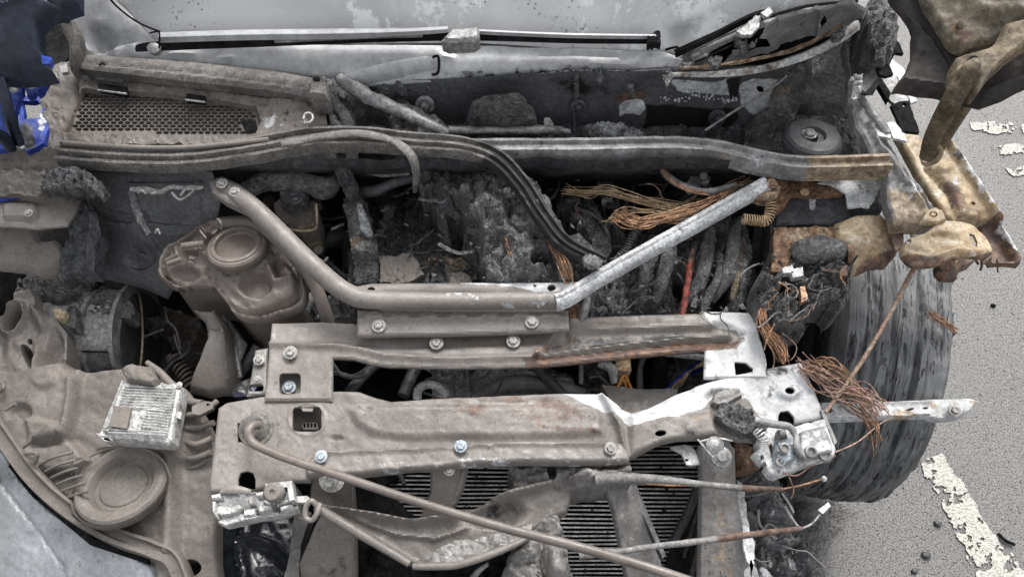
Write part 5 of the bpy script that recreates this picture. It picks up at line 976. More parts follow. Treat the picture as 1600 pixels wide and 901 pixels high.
# melted grille slats and bumper foam
ms = relief('melted_grille_slat', [(486, 782), (520, 792), (570, 800), (640, 812), (700, 806), (752, 786), (800, 762), (850, 748), (880, 745), (896, 770), (885, 800), (850, 815), (820, 836), (780, 850), (720, 866), (660, 878), (645, 884), (600, 858), (560, 836), (510, 806)], [(500, 790, .765), (650, 850, .735), (880, 770, .745)], car, M['dust'], 4, .02, roll=(4, .006), sharp=60,
       feats=[('r', [(490, 790), (560, 800), (650, 816), (710, 808), (760, 784), (860, 756)], 7, .018), ('r', [(560, 812), (620, 836), (680, 842), (730, 826)], 3, .006), ('e', (770, 800), (50, 24), -.025), ('r', [(500, 796), (570, 838), (648, 884)], 6, .014)], noise=[('f', .005, 26)], wear=[(('k', .5), [(760, 770), (820, 780), (790, 820), (740, 835)], 16)])
tube('slat_edge', [(645, 884, .765), (670, 884, .765), (712, 882, .762), (760, 868, .762), (800, 852, .762), (828, 838, .76)], [5, 6, 6, 6, 5, 4], car, M['dust'], namp=.08)
tube('slat_edge', [(494, 792, .782), (540, 820, .78), (590, 850, .775), (640, 880, .77)], [7, 8, 7, 6], car, M['dust'])
relief('slat_web', [(645, 882), (700, 848), (760, 838), (830, 820), (830, 838), (780, 862), (710, 882)], .745, car, M['dust2'], 3, .02, noise=[('f', .006, 18), ('r', .0015, 8)], jag=3)
tube('stay_hook', [(494, 788, .80), (486, 782, .805), (478, 792, .80), (478, 808, .795), (488, 812, .795), (496, 800, .80), (500, 786, .80)], 4.5, car, M['dust'])
relief('melted_bumper_foam', [(794, 724), (850, 718), (900, 722), (980, 726), (985, 760), (940, 764), (900, 768), (860, 762), (862, 790), (880, 830), (886, 870), (910, 960), (745, 960), (780, 905), (800, 860), (828, 838), (812, 800), (800, 760)], [(880, 730, .765), (840, 960, .66)], car, M['dust2'], 3, .06, jag=6, seed=21, sharp=60,
       feats=[('r', [(860, 745), (930, 750), (985, 746)], 16, .02), ('e', (862, 738), (7, 14), -.03), ('d', (835, 900), (50, 60), .03), ('r', [(845, 838), (846, 880), (862, 930)], 6, -.015), ('e', (795, 802), (14, 12), -.02), ('d', (868, 880), (24, 40), .02)],
       noise=[('f', .014, 34), ('m', .010, 34)], wear=[(('w', .38), [(800, 790), (860, 780), (880, 850), (830, 900), (780, 960), (760, 940), (810, 860)], 20), (('k', .42), [(860, 725), (980, 728), (980, 745), (880, 745)], 12)])
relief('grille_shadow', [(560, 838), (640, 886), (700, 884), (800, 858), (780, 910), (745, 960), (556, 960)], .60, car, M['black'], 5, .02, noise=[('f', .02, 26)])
tube('grille_remnant', [(700, 960, .64), (740, 900, .68), (762, 880, .70)], [7, 5, 3], car, M['rail'], namp=.3)
tube('charred_cable', [(930, 748, .785), (985, 747, .79), (1040, 750, .79), (1100, 756, .79), (1160, 762, .785), (1222, 764, .78)], [10, 9, 7, 5, 5, 4], car, M['greywire'], namp=.15, wear=[(('r', .85), [(1160, 745), (1240, 745), (1240, 780), (1150, 780)], 14)])
tubes('cable_tail', [([(1220, 764, .78), (1250, 758, .78), (1284, 748, .78)], 1.6), ([(985, 752, .79), (1040, 757, .79), (1080, 757, .79)], 2.2)], car, M['copper'])
lathe('cable_tip', P(1286, 748, .78), (1, .3, 0), [(.001, -.003), (.004, -.001), (.0045, .003), (.001, .006)], car, M['white'], 12)
tube('charred_cable', [(905, 866, .78), (960, 862, .785), (1030, 852, .79), (1100, 844, .79), (1170, 835, .785), (1252, 825, .77)], [7, 5, 5, 5, 5, 4], car, M['greywire'], namp=.2, wear=[(('r', .85), [(1120, 820), (1270, 800), (1270, 850), (1120, 860)], 30)])
tubes('cable_tail', [([(1250, 826, .77), (1268, 818, .77), (1282, 802, .77), (1294, 788, .77)], 1.8), ([(1222, 770, .77), (1232, 785, .76), (1240, 800, .75)], 1.6), ([(1226, 790, .72), (1238, 810, .72), (1250, 826, .72)], 2.2)], car, M['rail'])
relief('frayed_connector', [(1278, 796), (1294, 784), (1298, 790), (1286, 802)], .775, car, M['chrome'], 3, .004)
dq = relief('crumpled_bumper_corner', [(1150, 700), (1200, 745), (1228, 770), (1240, 810), (1256, 850), (1266, 900), (1270, 960), (1170, 960), (1165, 860), (1152, 780)], [(1160, 710, .62), (1240, 960, .46)], car, M['steel'], 3, .10, jag=7, seed=31, noise=[('f', .02, 36), ('m', .016, 34)], sharp=60,
       wear=[(('w', .85), [(1228, 872), (1240, 876), (1246, 890), (1232, 888)], 4), (('w', .85), [(1186, 888), (1202, 890), (1205, 906), (1186, 904)], 4), (('w', .35), [(1160, 760), (1230, 770), (1256, 900), (1170, 950)], 40), (('c', .3), [(1165, 720), (1210, 750), (1215, 790), (1170, 790)], 14)])
relief('rusty_duct', [(1148, 690), (1190, 700), (1200, 720), (1170, 736), (1152, 735)], .68, car, M['rust'], 3, .03, noise=[('f', .006, 14)])
relief('torn_flange', [(1150, 752), (1160, 758), (1166, 800), (1178, 850), (1176, 900), (1168, 880), (1158, 820), (1150, 790)], .70, car, M['white'], 3, .006, jag=5, seed=8)
relief('torn_flange', [(1164, 890), (1172, 874), (1186, 896), (1190, 960), (1158, 960)], .70, car, M['rail'], 3, .006, jag=4, seed=9)
chips('ash_flakes', [(1100, 700), (1230, 760), (1260, 900), (1100, 900)], 130, 5, .66, car, M['charg'], 12)
relief('fog_lamp_bowl', [(330, 800), (400, 806), (465, 800), (470, 860), (480, 960), (325, 960), (320, 860)], .50, car, M['glassy'], 6, .02, sm=2, feats=[('d', (400, 900), (66, 66), .05), ('r', [(376, 822), (380, 870), (392, 930)], 3, .008)], noise=[('f', .006, 30)])
relief('lamp_strut', [(462, 790), (486, 800), (470, 850), (462, 960), (430, 960), (450, 880)], .66, car, M['dust2'], 4, .03, noise=[('f', .005, 16)], wear=[(('k', .4), 'all', 1)])
# ------------------------------------------------------------------ lamp housing corner
hs_ = [(-90, 600), (20, 588), (70, 576), (100, 566), (130, 580), (200, 572), (250, 584), (290, 606), (312, 640), (338, 700), (332, 780), (332, 870), (345, 960), (250, 960), (240, 880), (200, 850), (130, 812), (60, 745), (5, 660), (-90, 600)]
hs = relief('headlamp_housing', hs_[:-1], [(100, 580, .725), (300, 640, .72), (200, 860, .66)], car, M['plastic'], 5, .05, sharp=60, roll=(5, .008),
       feats=[('s', [(-90, 600), (100, 570), (126, 600), (115, 690), (140, 720), (120, 740), (60, 745), (0, 650)], .018, 8), ('r', [(126, 580), (118, 640), (108, 690)], 7, .012), ('r', [(60, 700), (118, 690)], 6, -.012), ('s', [(50, 660), (95, 668), (120, 690), (60, 698)], .012, 6), ('e', (40, 650), (18, 14), -.014),
              ('r', [(272, 690), (268, 780), (262, 860)], 12, .014), ('s', [(275, 720), (336, 720), (336, 960), (275, 960)], -.012, 8), ('e', (80, 600), (22, 14), .006), ('e', (170, 706), (22, 8), -.01)], noise=[('f', .006, 40), ('f', .0015, 9)], holes=[ell(293, 884, 18, 14, 16)],
       wear=[(('k', .3), [(60, 690), (125, 690), (120, 740), (90, 760)], 10)])
relief('housing_void', [(265, 860), (330, 865), (325, 905), (265, 905)], .62, hs, M['black'], 8, .01)
for i in range(6):
    x0 = 62+i*9; y0 = 726+i*10
    tube('housing_rib', [(x0, y0, .705), (x0+22, y0-12+i, .725), (x0+52-i*4, y0-20+i*2, .73)], 2.4, hs, M['plastic'])
tubes('housing_clip', [([(0, 612, .74), (6, 604, .75), (2, 596, .74)], 3), ([(8, 640, .74), (24, 630, .745)], 3), ([(36, 698, .73), (46, 690, .735), (48, 680, .74)], 3.4), ([(40, 708, .73), (58, 708, .735), (54, 724, .72)], 3)], hs, M['plastic'])
cp_ = lathe('lamp_cover', P(192, 757, .706), (-.03, .22, 1), [(.066, -.004), (.068, .001), (.0675, .006), (.064, .0095), (.058, .0105), (.054, .009), (.049, .0075), (.044, .001), (.041, -.005), (.037, -.0055), (.034, -.002), (.030, -.001), (.001, 0)], car, M['plastic'], 64, sharp=22)
lathe('cover_well', P(192, 758, .694), (-.03, .22, 1), [(.064, -.012), (.0715, -.004), (.0725, .006), (.070, .008), (.068, .004), (.001, -.01)], cp_, M['plastic'], 56)
tube('cover_rim_bead', [(119, 742, .712), (136, 716, .725), (176, 699, .732), (220, 699, .732), (254, 718, .725), (266, 745, .715)], 1.8, cp_, M['plastic'], 8)
tube('cover_clip', [(118, 724, .73), (125, 722, .735), (136, 716, .745)], 4, cp_, M['plastic'])
# ballast
bo = [(188, 592), (200, 590), (278, 598), (284, 606), (268, 688), (262, 693), (158, 683), (153, 678)]
bl = relief('lamp_ballast', bo, .765, car, M['alloy'], 3, .03, roll=(3, .005), feats=[('s', inset(bo, .86), .006, 3)], noise=[('f', .0015, 8)])
for i in range(17):
    y = 603+i*4.5; x0 = 192-(y-600)*.36+4; x1 = 276-(y-600)*.20
    segs = [(x0, x1)] if y < 635 or y > 668 else [(x0+50-i*.2, x1)]
    for a, b in segs: tube('ballast_fin', [(a, y, .774), ((a+b)/2, y+2, .775), (b, y+4.5, .774)], 1.3, bl, M['alloy'], 2, 6)
relief('ballast_label', [(178, 633), (205, 636), (198, 669), (170, 665)], .779, bl, M['plastic'], 5, .004)
for pl_ in ([(150, 676), (162, 678), (176, 690), (160, 686)], [(272, 640), (284, 644), (282, 654), (270, 650)], [(164, 672), (178, 676), (176, 690), (162, 688)]): relief('ballast_lug', pl_, .762, bl, M['alloy'], 3, .01, holes=[])
bolt(167, 666, .77, 6, bl, M['alloy']); bolt(280, 601, .768, 5, bl, M['alloy'])
relief('loom_cover', [(188, 575), (205, 566), (235, 572), (243, 590), (238, 600), (196, 592)], .785, car, M['plastic'], 3, .03, noise=[('f', .006, 14)], roll=(3, .004)); tube('loom_tube', [(230, 566, .76), (250, 582, .765), (268, 600, .76), (288, 612, .75)], [4, 6, 6, 5], car, M['plastic'])
tubes('loom_finger', [([(285, 650, .72), (310, 645, .735), (330, 634, .745), (340, 626, .745)], 5), ([(288, 668, .71), (308, 668, .72), (334, 660, .73)], 5), ([(286, 686, .70), (306, 694, .715), (332, 684, .72)], 5), ([(282, 706, .69), (300, 716, .70), (330, 706, .71)], 5), ([(284, 730, .68), (306, 728, .69), (330, 714, .70)], 4), ([(288, 626, .73), (316, 630, .74)], 6)], car, M['plastic'])
relief('loom_eyelet', [(300, 634), (320, 626), (334, 628), (332, 638), (312, 648), (300, 646)], .752, car, M['plastic'], 3, .008, holes=[ell(325, 632, 3, 3, 8)])
sweep('lamp_seal_channel', [(-60, 590, .725), (0, 672, .715), (50, 742, .705), (110, 796, .695), (180, 836, .685), (240, 858, .675), (275, 880, .665), (300, 960, .64)], [(-13, -.02), (-13, .004), (-11, .010), (-7, .010), (-5, .002), (3, .001), (6, .008), (12, .007), (14, -.004), (14, -.02)], car, M['plastic'], n=10, namp=.001)
bp = relief('front_bumper', [(-120, 580), (-60, 618), (0, 690), (40, 746), (90, 796), (150, 836), (210, 862), (246, 880), (256, 910), (262, 980), (-120, 980)], [(0, 690, .69), (240, 870, .655), (0, 960, .50)], car, M['silver'], 6, .02, roll=(14, .02), feats=[('r', [(-60, 720), (0, 752), (60, 822), (110, 890), (130, 980)], 3, -.006), ('d', (60, 960), (200, 220), .03), ('e', (66, 850), (16, 16), -.004)], wear=[(('k', .35), [(215, 850), (260, 880), (262, 960), (235, 960)], 12)])
relief('bumper_seam_void', [(-60, 626), (0, 700), (60, 770), (150, 842), (230, 872), (232, 880), (140, 850), (50, 775), (-10, 700), (-66, 640)], .668, bp, M['black'], 5, .01)

# ------------------------------------------------------------------ remains of the bonnet and its blue hinge, far corner
lb = relief('bonnet_remnant', [(-90, -90), (112, -90), (118, 0), (96, 4), (80, 24), (64, 44), (66, 84), (78, 106), (60, 112), (-90, 118)], [(0, 0, 1.17), (0, 110, 1.10)], car, M['navy'], 5, .02, roll=(6, .008), feats=[('r', [(0, 40), (60, 6), (100, -20)], 4, .008), ('d', (20, 50), (90, 60), .02)], noise=[('f', .004, 30)])
relief('hinge_recess', [(50, 20), (110, 0), (106, 90), (95, 115), (70, 130), (60, 100)], .96, car, M['black'], 8, .02)
relief('pillar_blue_edge', [(64, 88), (80, 92), (72, 112), (66, 110)], 1.06, car, M['blue'], 3, .01)
bh = relief('bonnet_hinge', [(-40, 118), (20, 110), (74, 110), (72, 124), (66, 146), (60, 150), (54, 142), (40, 150), (34, 130), (30, 150), (24, 178), (20, 230), (-40, 236)], [(0, 115, 1.05), (0, 230, .97)], car, M['blue'], 4, .01, jag=3, noise=[('f', .008, 20)], wear=[(('w', .5), [(40, 112), (70, 112), (66, 122), (40, 126)], 5), (('k', .5), [(-40, 125), (20, 125), (14, 236), (-40, 236)], 8)])
relief('hinge_bracket', [(28, 150), (60, 150), (68, 164), (76, 200), (70, 225), (40, 236), (30, 200)], .955, car, M['blue'], 4, .01, holes=[[(36, 160), (58, 156), (66, 168), (60, 184), (38, 186)]], noise=[('f', .006, 18)], wear=[(('w', .6), [(58, 160), (76, 190), (70, 210), (56, 205)], 5), (('k', .55), [(28, 185), (60, 188), (56, 236), (30, 236)], 8)])
tube('hinge_arm', [(0, 120, 1.09), (8, 150, 1.07), (16, 185, 1.04), (28, 218, 1.0), (34, 228, .99)], [7, 8, 9, 9, 6], car, M['navy'], flat=.6)
tube('hinge_arm', [(-10, 205, 1.04), (5, 215, 1.02), (18, 232, .99)], [8, 9, 8], car, M['navy'])
for x, y in ((50, 134), (14, 122), (22, 140), (68, 49)): lathe('hinge_bolt', P(x, y, 1.065 if y > 60 else .975), (0, -.2, 1), [(.006, 0), (.006, .004), (.003, .006), (.001, .006)], bh, M['chrome'], 14)
relief('blue_chip', [(64, 86), (80, 90), (78, 100), (66, 100)], 1.12, car, M['blue'], 3, .004)
relief('pillar_top_wreck', [(92, 8), (106, 0), (122, 2), (118, 12), (104, 14)], 1.10, car, M['gear'], 3, .01, noise=[('r', .006, 6)])
relief('hinge_side_tab', [(92, 104), (104, 98), (106, 112), (96, 114)], 1.0, car, M['rail'], 3, .006)

# ------------------------------------------------------------------ strut tower, scorched shelf and fuse box on the other side
tw = relief('strut_tower', [(1165, 198), (1220, 184), (1330, 186), (1372, 205), (1400, 240), (1395, 270), (1290, 272), (1200, 262), (1160, 232)], [(1270, 190, .88), (1270, 265, .875)], car, M['charg'], 4, .03, jag=4, noise=[('r', .006, 12), ('f', .008, 30)], feats=[('d', (1268, 225), (66, 30), .018), ('e', (1320, 215), (14, 9), -.008)], wear=[(('k', .4), [(1165, 190), (1225, 190), (1220, 225), (1170, 230)], 12), (('w', .3), [(1290, 200), (1370, 210), (1380, 250), (1320, 240)], 20)])
lathe('tower_cap', P(1266, 226, .885), (0, .10, 1), [(.050, -.01), (.049, .010), (.045, .018), (.040, .0215), (.020, .0225), (.017, .016), (.001, .016)], tw, M['wing'], 44, sharp=18)
lathe('tower_nut', P(1262, 216, .90), (0, .10, 1), [(.0125, .008), (.0125, .010), (.009, .010), (.009, .014), (.005, .016), (.001, .013)], tw, M['gear'], 8)
lathe('tower_nut', P(1262, 216, .902), (0, .10, 1), [(.016, .002), (.016, .0035), (.001, .0036)], tw, M['black'], 24)
relief('turret_plate', [(1212, 278), (1290, 268), (1385, 258), (1394, 300), (1378, 330), (1340, 340), (1316, 348), (1214, 350)], [(1290, 265, .86), (1290, 345, .845)], car, M['steel'], 4, .02, roll=(4, .004), holes=[ell(1331, 321, 3.5, 3, 8)], feats=[('r', [(1235, 292), (1315, 292)], 5, .012), ('r', [(1318, 290), (1320, 340)], 4, .008)], noise=[('f', .003, 30)],
       wear=[(('w', 1), [(1272, 280), (1310, 262), (1360, 258), (1366, 290), (1350, 322), (1320, 328), (1318, 300), (1300, 288)], 6), (('w', .5), [(1262, 308), (1278, 308), (1274, 330), (1264, 330)], 3), (('k', .45), [(1345, 290), (1390, 270), (1390, 330), (1330, 345)], 12)])
relief('bare_white_patch', [(1278, 284), (1312, 270), (1368, 266), (1376, 292), (1360, 324), (1326, 326), (1322, 300), (1300, 292)], .872, tw, M['white'], 3, .003, jag=5, seed=71, noise=[('f', .003, 16)])
relief('rusted_ledge', [(1196, 282), (1225, 276), (1300, 290), (1320, 294), (1318, 304), (1240, 304), (1220, 330), (1204, 330), (1212, 300)], .866, car, M['rust'], 3, .012, noise=[('r', .003, 8)], jag=3)
bolt(1257, 300, .872, 7, car, M['tan'])
relief('rusted_ledge', [(1208, 356), (1240, 356), (1300, 354), (1308, 376), (1236, 380), (1234, 400), (1226, 425), (1206, 425)], .852, car, M['rust'], 3, .02, noise=[('r', .004, 9)], jag=3, wear=[(('c', .45), [(1220, 354), (1295, 354), (1295, 378), (1220, 380)], 6)])
relief('scorched_turret_side', [(1225, 376), (1300, 374), (1300, 420), (1226, 425)], .835, car, M['steel'], 4, .03)
relief('scorched_turret_side', [(1180, 345), (1212, 340), (1208, 430), (1184, 430), (1174, 390)], [(1195, 345, .80), (1195, 430, .74)], car, M['steel'], 4, .03)
tube('melted_motor', [(1240, 396, .85), (1262, 392, .86), (1290, 390, .86), (1318, 394, .86), (1326, 398, .86)], [16, 22, 22, 17, 12], car, M['charg'], namp=.15, seg=16)
lathe('motor_flange', P(1322, 396, .86), (1, -.1, .2), [(.001, .010), (.009, .010), (.016, .006), (.018, 0)], car, M['rust'], 16)
fb = relief('melted_fuse_box', [(1180, 450), (1186, 428), (1215, 412), (1240, 402), (1290, 406), (1330, 396), (1328, 430), (1332, 462), (1318, 476), (1298, 474), (1285, 470), (1262, 496), (1240, 512), (1215, 508), (1200, 490), (1184, 486)], .845, car, M['charg'], 3, .07, jag=9, seed=17, sharp=60, noise=[('m', .022, 20), ('m', .010, 10), ('f', .014, 30)],
       holes=[[(1216, 440), (1238, 436), (1250, 450), (1236, 462), (1218, 456)]], wear=[(('r', .42), [(1240, 440), (1262, 440), (1262, 470), (1245, 470)], 6), (('w', .35), [(1280, 420), (1325, 420), (1325, 465), (1285, 465)], 12)])
relief('fuse_box_void', [(1190, 420), (1280, 410), (1300, 470), (1255, 500), (1200, 490)], .74, fb, M['black'], 8, .01)
relief('relay_tab', [(1222, 418), (1238, 414), (1240, 420), (1254, 417), (1256, 430), (1240, 434), (1236, 426), (1224, 426)], .872, fb, M['chrome'], 3, .012, jag=1)
relief('relay_tab', [(1314, 416), (1324, 414), (1324, 430), (1314, 432)], .872, fb, M['rust'], 3, .012)
relief('relay_tab', [(1250, 448), (1258, 446), (1262, 466), (1252, 472)], .872, fb, M['copper'], 3, .012, jag=2)
relief('charred_flap', [(1205, 515), (1225, 502), (1262, 505), (1258, 520), (1240, 535), (1215, 532)], .80, car, M['charg'], 3, .03, jag=7, seed=19, noise=[('r', .012, 12)])
chips('char_flakes', [(1185, 410), (1330, 400), (1330, 470), (1240, 510), (1190, 490)], 150, 3.4, .873, car, M['flake'], 15, hi=1.1)
strands('copper_wires', [(1199, 472, .84), (1190, 495, .84), (1200, 520, .83), (1218, 540, .82), (1225, 562, .81)], 40, 8, .8, car, M['copper'], 12, .22, .2)
tubes('thin_wire', [([(1228, 440, .88), (1232, 470, .87), (1230, 500, .85)], .7), ([(1222, 520, .83), (1244, 540, .82), (1238, 560, .81), (1222, 565, .8)], .9), ([(1202, 535, .82), (1210, 560, .81), (1206, 580, .8)], .9)], car, M['pinkwire'])
# cream and olive scorched plates and the loose bracket tongue
relief('scorched_turret_plate', [(1305, 348), (1335, 336), (1378, 334), (1390, 350), (1396, 375), (1402, 396), (1384, 416), (1355, 422), (1330, 430), (1326, 396), (1306, 380)], [(1350, 335, .865), (1350, 425, .835)], car, M['cream'], 4, .005, roll=(4, .004), feats=[('d', (1350, 380), (50, 46), .010)], noise=[('f', .003, 20)], wear=[(('w', .42), [(1296, 340), (1330, 336), (1322, 372), (1300, 376)], 8), (('r', .7), [(1340, 412), (1400, 385), (1410, 400), (1380, 425), (1330, 436)], 8), (('k', .4), [(1355, 335), (1385, 335), (1392, 365), (1370, 365)], 10)])
relief('wing_rail', [(1320, 62), (1345, 66), (1352, 110), (1354, 150), (1368, 190), (1392, 222), (1436, 285), (1480, 344), (1470, 352), (1400, 350), (1390, 318), (1386, 280), (1368, 250), (1340, 196), (1326, 150), (1330, 110)], [(1335, 70, .96), (1480, 350, .89)], car, M['rail'], 4, .02, roll=(4, .005),
       holes=[ell(1326+4, 78, 2.4, 3, 8), ell(1401, 231, 5, 3, 10), ell(1331, 166, 2.5, 5, 8), ell(1443, 292, 4, 2, 8)], feats=[('r', [(1340, 150), (1370, 225), (1440, 320)], 5, .010), ('r', [(1352, 180), (1400, 240), (1465, 340)], 3, -.006)], noise=[('f', .004, 24)],
       wear=[(('w', .5), [(1320, 60), (1345, 60), (1352, 160), (1380, 225), (1350, 200), (1328, 150)], 8), (('w', .48), [(1370, 225), (1420, 255), (1450, 300), (1420, 320), (1390, 280)], 12), (('c', .8), [(1386, 290), (1430, 300), (1480, 350), (1398, 356)], 12), (('r', .5), [(1430, 270), (1465, 330), (1480, 345), (1440, 320)], 8)])
relief('scorched_plate', [(1384, 318), (1402, 320), (1412, 345), (1412, 384), (1400, 392), (1390, 360)], .872, car, M['cream'], 3, .01, holes=[ell(1403, 334, 5, 7, 10)], wear=[(('r', .6), 'all', 1)])
tongue = relief('bracket_tongue', [(1408, 392), (1414, 378), (1430, 366), (1446, 362), (1458, 352), (1466, 342), (1490, 342), (1516, 346), (1530, 356), (1545, 370), (1553, 386), (1550, 396), (1538, 401), (1505, 400), (1475, 410), (1455, 414), (1430, 414), (1414, 404)], .905, car, M['cream'], 3, .005, sm=2, roll=(3.5, .004),
       holes=[[(1514, 366), (1522, 366), (1528, 376), (1528, 384), (1523, 384), (1522, 376), (1515, 371)], ell(1420, 378, 3.5, 5, 10, 25)], feats=[('r', [(1420, 398), (1450, 404), (1490, 392), (1540, 392)], 5, .006), ('e', (1470, 375), (30, 14), -.006)], noise=[('f', .004, 24)], wear=[(('r', .7), [(1400, 395), (1420, 398), (1500, 402), (1560, 390), (1540, 410), (1420, 425)], 6), (('w', .3), [(1470, 345), (1530, 360), (1540, 395), (1490, 395)], 12)])
relief('bracket_foot', [(1465, 412), (1490, 402), (1530, 400), (1518, 412), (1500, 420), (1497, 433), (1476, 432), (1466, 424)], .86, car, M['cream'], 3, .012, roll=(3, .004), wear=[(('r', .75), 'all', 1)]); bolt(1489, 405, .868, 7, car, M['tan'])
relief('bracket_loop', [(1440, 345), (1446, 328), (1462, 322), (1474, 328), (1480, 342), (1466, 348)], .91, car, M['cream'], 3, .008, holes=[ell(1458, 335, 7, 5, 10)], roll=(2, .003)); bolt(1457, 336, .905, 6, car, M['tan'])
wo = relief('wing_edge', [(1402, 206), (1436, 206), (1446, 222), (1470, 212), (1484, 222), (1510, 258), (1560, 334), (1600, 400), (1597, 409), (1565, 406), (1545, 402), (1552, 384), (1540, 345), (1500, 345), (1480, 340), (1440, 276)], [(1420, 210, .90), (1590, 400, .86)], car, M['cream'], 4, .012, roll=(4, .006), sharp=60,
       holes=[ell(1521, 317, 4, 2.5, 8, 20), [(1452, 254), (1464, 246), (1466, 254), (1456, 258)]],
       feats=[('s', [(1530, 345), (1556, 342), (1590, 404), (1556, 404)], -.02, 4), ('r', [(1478, 222), (1520, 285), (1560, 345)], 5, .014), ('e', (1520, 335), (12, 9), .007), ('r', [(1450, 262), (1485, 300), (1500, 345)], 5, -.012), ('e', (1475, 262), (14, 8), .006)], noise=[('f', .003, 20)],
       wear=[(('r', .9), [(1535, 345), (1560, 335), (1600, 400), (1598, 412), (1545, 410), (1552, 384)], 6), (('r', .55), [(1470, 262), (1500, 290), (1540, 340), (1500, 345), (1460, 290)], 12), (('w', .5), [(1485, 222), (1602, 395), (1590, 400), (1478, 232)], 5), (('k', .45), [(1460, 212), (1485, 215), (1510, 262), (1490, 262)], 8), (('w', .42), [(1450, 240), (1500, 270), (1510, 300), (1470, 285)], 10)])
tubes('rust_drip', [([(1533, 404, .85), (1534, 414, .84), (1532, 422, .83)], 2), ([(1558, 404, .85), (1559, 425, .83)], 1.3), ([(1524, 404, .85), (1528, 412, .84)], 2.4)], wo, M['rust'])
relief('wing_hook_plate', [(1368, 92), (1376, 66), (1388, 60), (1400, 62), (1406, 68), (1412, 84), (1400, 82), (1394, 92), (1390, 102), (1396, 116), (1384, 119), (1374, 116), (1370, 104)], 1.0, car, M['black'], 3, .006, holes=[ell(1381, 75, 3.2, 4, 10), ell(1389, 88, 2.8, 4.2, 10, 20)])
tube('hook_arm', [(1376, 96, .995), (1366, 112, .985), (1354, 130, .975), (1346, 142, .97)], [6, 8, 8, 7], car, M['rail'], flat=.5, wear=[(('k', .3), 'all', 1)])
relief('wing_side_plate', [(1382, 122), (1398, 116), (1420, 156), (1405, 165), (1393, 158), (1376, 135)], .93, car, M['rail'], 3, .006, jag=2)
relief('bent_liner_tab', [(1393, 164), (1404, 158), (1420, 158), (1424, 168), (1438, 208), (1412, 204), (1402, 185)], .94, car, M['black'], 3, .006, holes=[ell(1413, 164, 3.4, 3.6, 10)], jag=2)
relief('black_liner_strip', [(1370, 128), (1376, 120), (1392, 145), (1388, 158)], .935, car, M['black'], 3, .01)
tube('wing_stay', [(1345, 152, .95), (1365, 178, .945), (1388, 208, .935)], [6, 7, 6], car, M['gear'], flat=.6, wear=[(('w', .35), 'all', 1)])
relief('bare_white_patch', [(1362, 192), (1372, 188), (1392, 202), (1392, 216), (1364, 210)], .935, car, M['white'], 3, .004); relief('bare_white_patch', [(1386, 192), (1396, 190), (1412, 205), (1418, 221), (1396, 216)], .937, car, M['white'], 3, .004)
relief('pale_wing_skin', [(1392, 92), (1412, 108), (1434, 158), (1424, 160), (1402, 120), (1388, 118)], .90, car, M['white'], 3, .006, jag=3)
relief('charred_hinge_mount', [(1345, 70), (1372, 72), (1370, 105), (1350, 138), (1346, 110)], .965, car, M['charg'], 3, .03, noise=[('r', .008, 8)], wear=[(('r', .4), 'all', 1)])
# bonnet remnant with its hinge
rb = relief('bonnet_remnant', [(1360, -110), (1392, -20), (1415, 10), (1432, 42), (1431, 78), (1420, 105), (1400, 132), (1440, 138), (1482, 143), (1540, 156), (1570, 146), (1600, 130), (1680, 100), (1680, -110)], [(1400, 130, 1.13), (1500, 0, 1.20)], car, M['rimk'], 5, .012, roll=(6, .006),
       feats=[('s', [(1410, -60), (1455, 20), (1480, 60), (1500, 78), (1560, 55), (1700, 0), (1700, -110), (1380, -110)], .014, 7), ('r', [(1400, 0), (1450, 60), (1480, 110)], 4, .004), ('r', [(1410, 128), (1540, 146), (1620, 112)], 5, .007), ('e', (1500, 42), (7, 5), -.008), ('e', (1440, 82), (4, 4), .005)],
       noise=[('f', .004, 40)])
relief('bonnet_liner', [(1400, -110), (1432, -40), (1450, 5), (1470, 38), (1490, 68), (1505, 78), (1560, 58), (1600, 30), (1700, 0), (1700, -110)], [(1400, 130, 1.146), (1500, 0, 1.216)], rb, M['liner'], 5, .008, roll=(8, .006), feats=[('e', (1500, 42), (7, 5), -.006), ('e', (1560, 10), (40, 30), .006), ('r', [(1470, -40), (1530, 20), (1600, 20)], 8, .004)], noise=[('f', .006, 36)], jag=2, wear=[(('r', .5), [(1470, 40), (1500, 30), (1530, 60), (1500, 76)], 12)])
relief('hinge_leaf', [(1492, 104), (1497, 86), (1525, 78), (1552, 68), (1566, 52), (1572, 38), (1584, 30), (1680, 14), (1680, 34), (1610, 62), (1576, 88), (1556, 106), (1540, 128), (1530, 142), (1524, 138), (1528, 118), (1516, 112), (1500, 122), (1492, 122)], [(1500, 100, 1.19), (1600, 50, 1.235)], car, M['olive'], 3, .018, sm=2, roll=(5, .005), noise=[('f', .002, 30)], wear=[(('r', .4), [(1570, 30), (1620, 30), (1600, 60), (1570, 60)], 8), (('c', .4), [(1530, 80), (1680, 30), (1680, 60), (1550, 120)], 10)])
tube('hinge_arm', [(1524, 98, 1.215), (1513, 114, 1.205), (1494, 146, 1.175), (1473, 184, 1.12), (1456, 218, 1.05), (1446, 248, .98)], [10, 15, 16, 15, 13, 10], car, M['olive'], flat=.4, seg=14, wear=[(('c', .35), 'all', 1)])
tube('hinge_arm', [(1535, 118, 1.13), (1514, 160, 1.09), (1492, 196, 1.04), (1470, 232, .99), (1458, 252, .96)], [8, 9, 8, 7, 6], car, M['olive'], flat=.5)
tube('hinge_eye', [(1468, 228, 1.0), (1470, 240, .985), (1462, 252, .975), (1446, 256, .965), (1440, 246, .965)], [4, 4, 4, 4, 3], car, M['cream'])
relief('hinge_pivot_recess', ell(1521, 97, 9, 10, 14), 1.206, car, M['black'], 3, .003, jag=2)
lathe('hinge_pivot', P(1523, 99, 1.206), (-.2, 0, 1), [(.006, 0), (.006, .003), (.003, .005), (.001, .005)], car, M['olive'], 14)

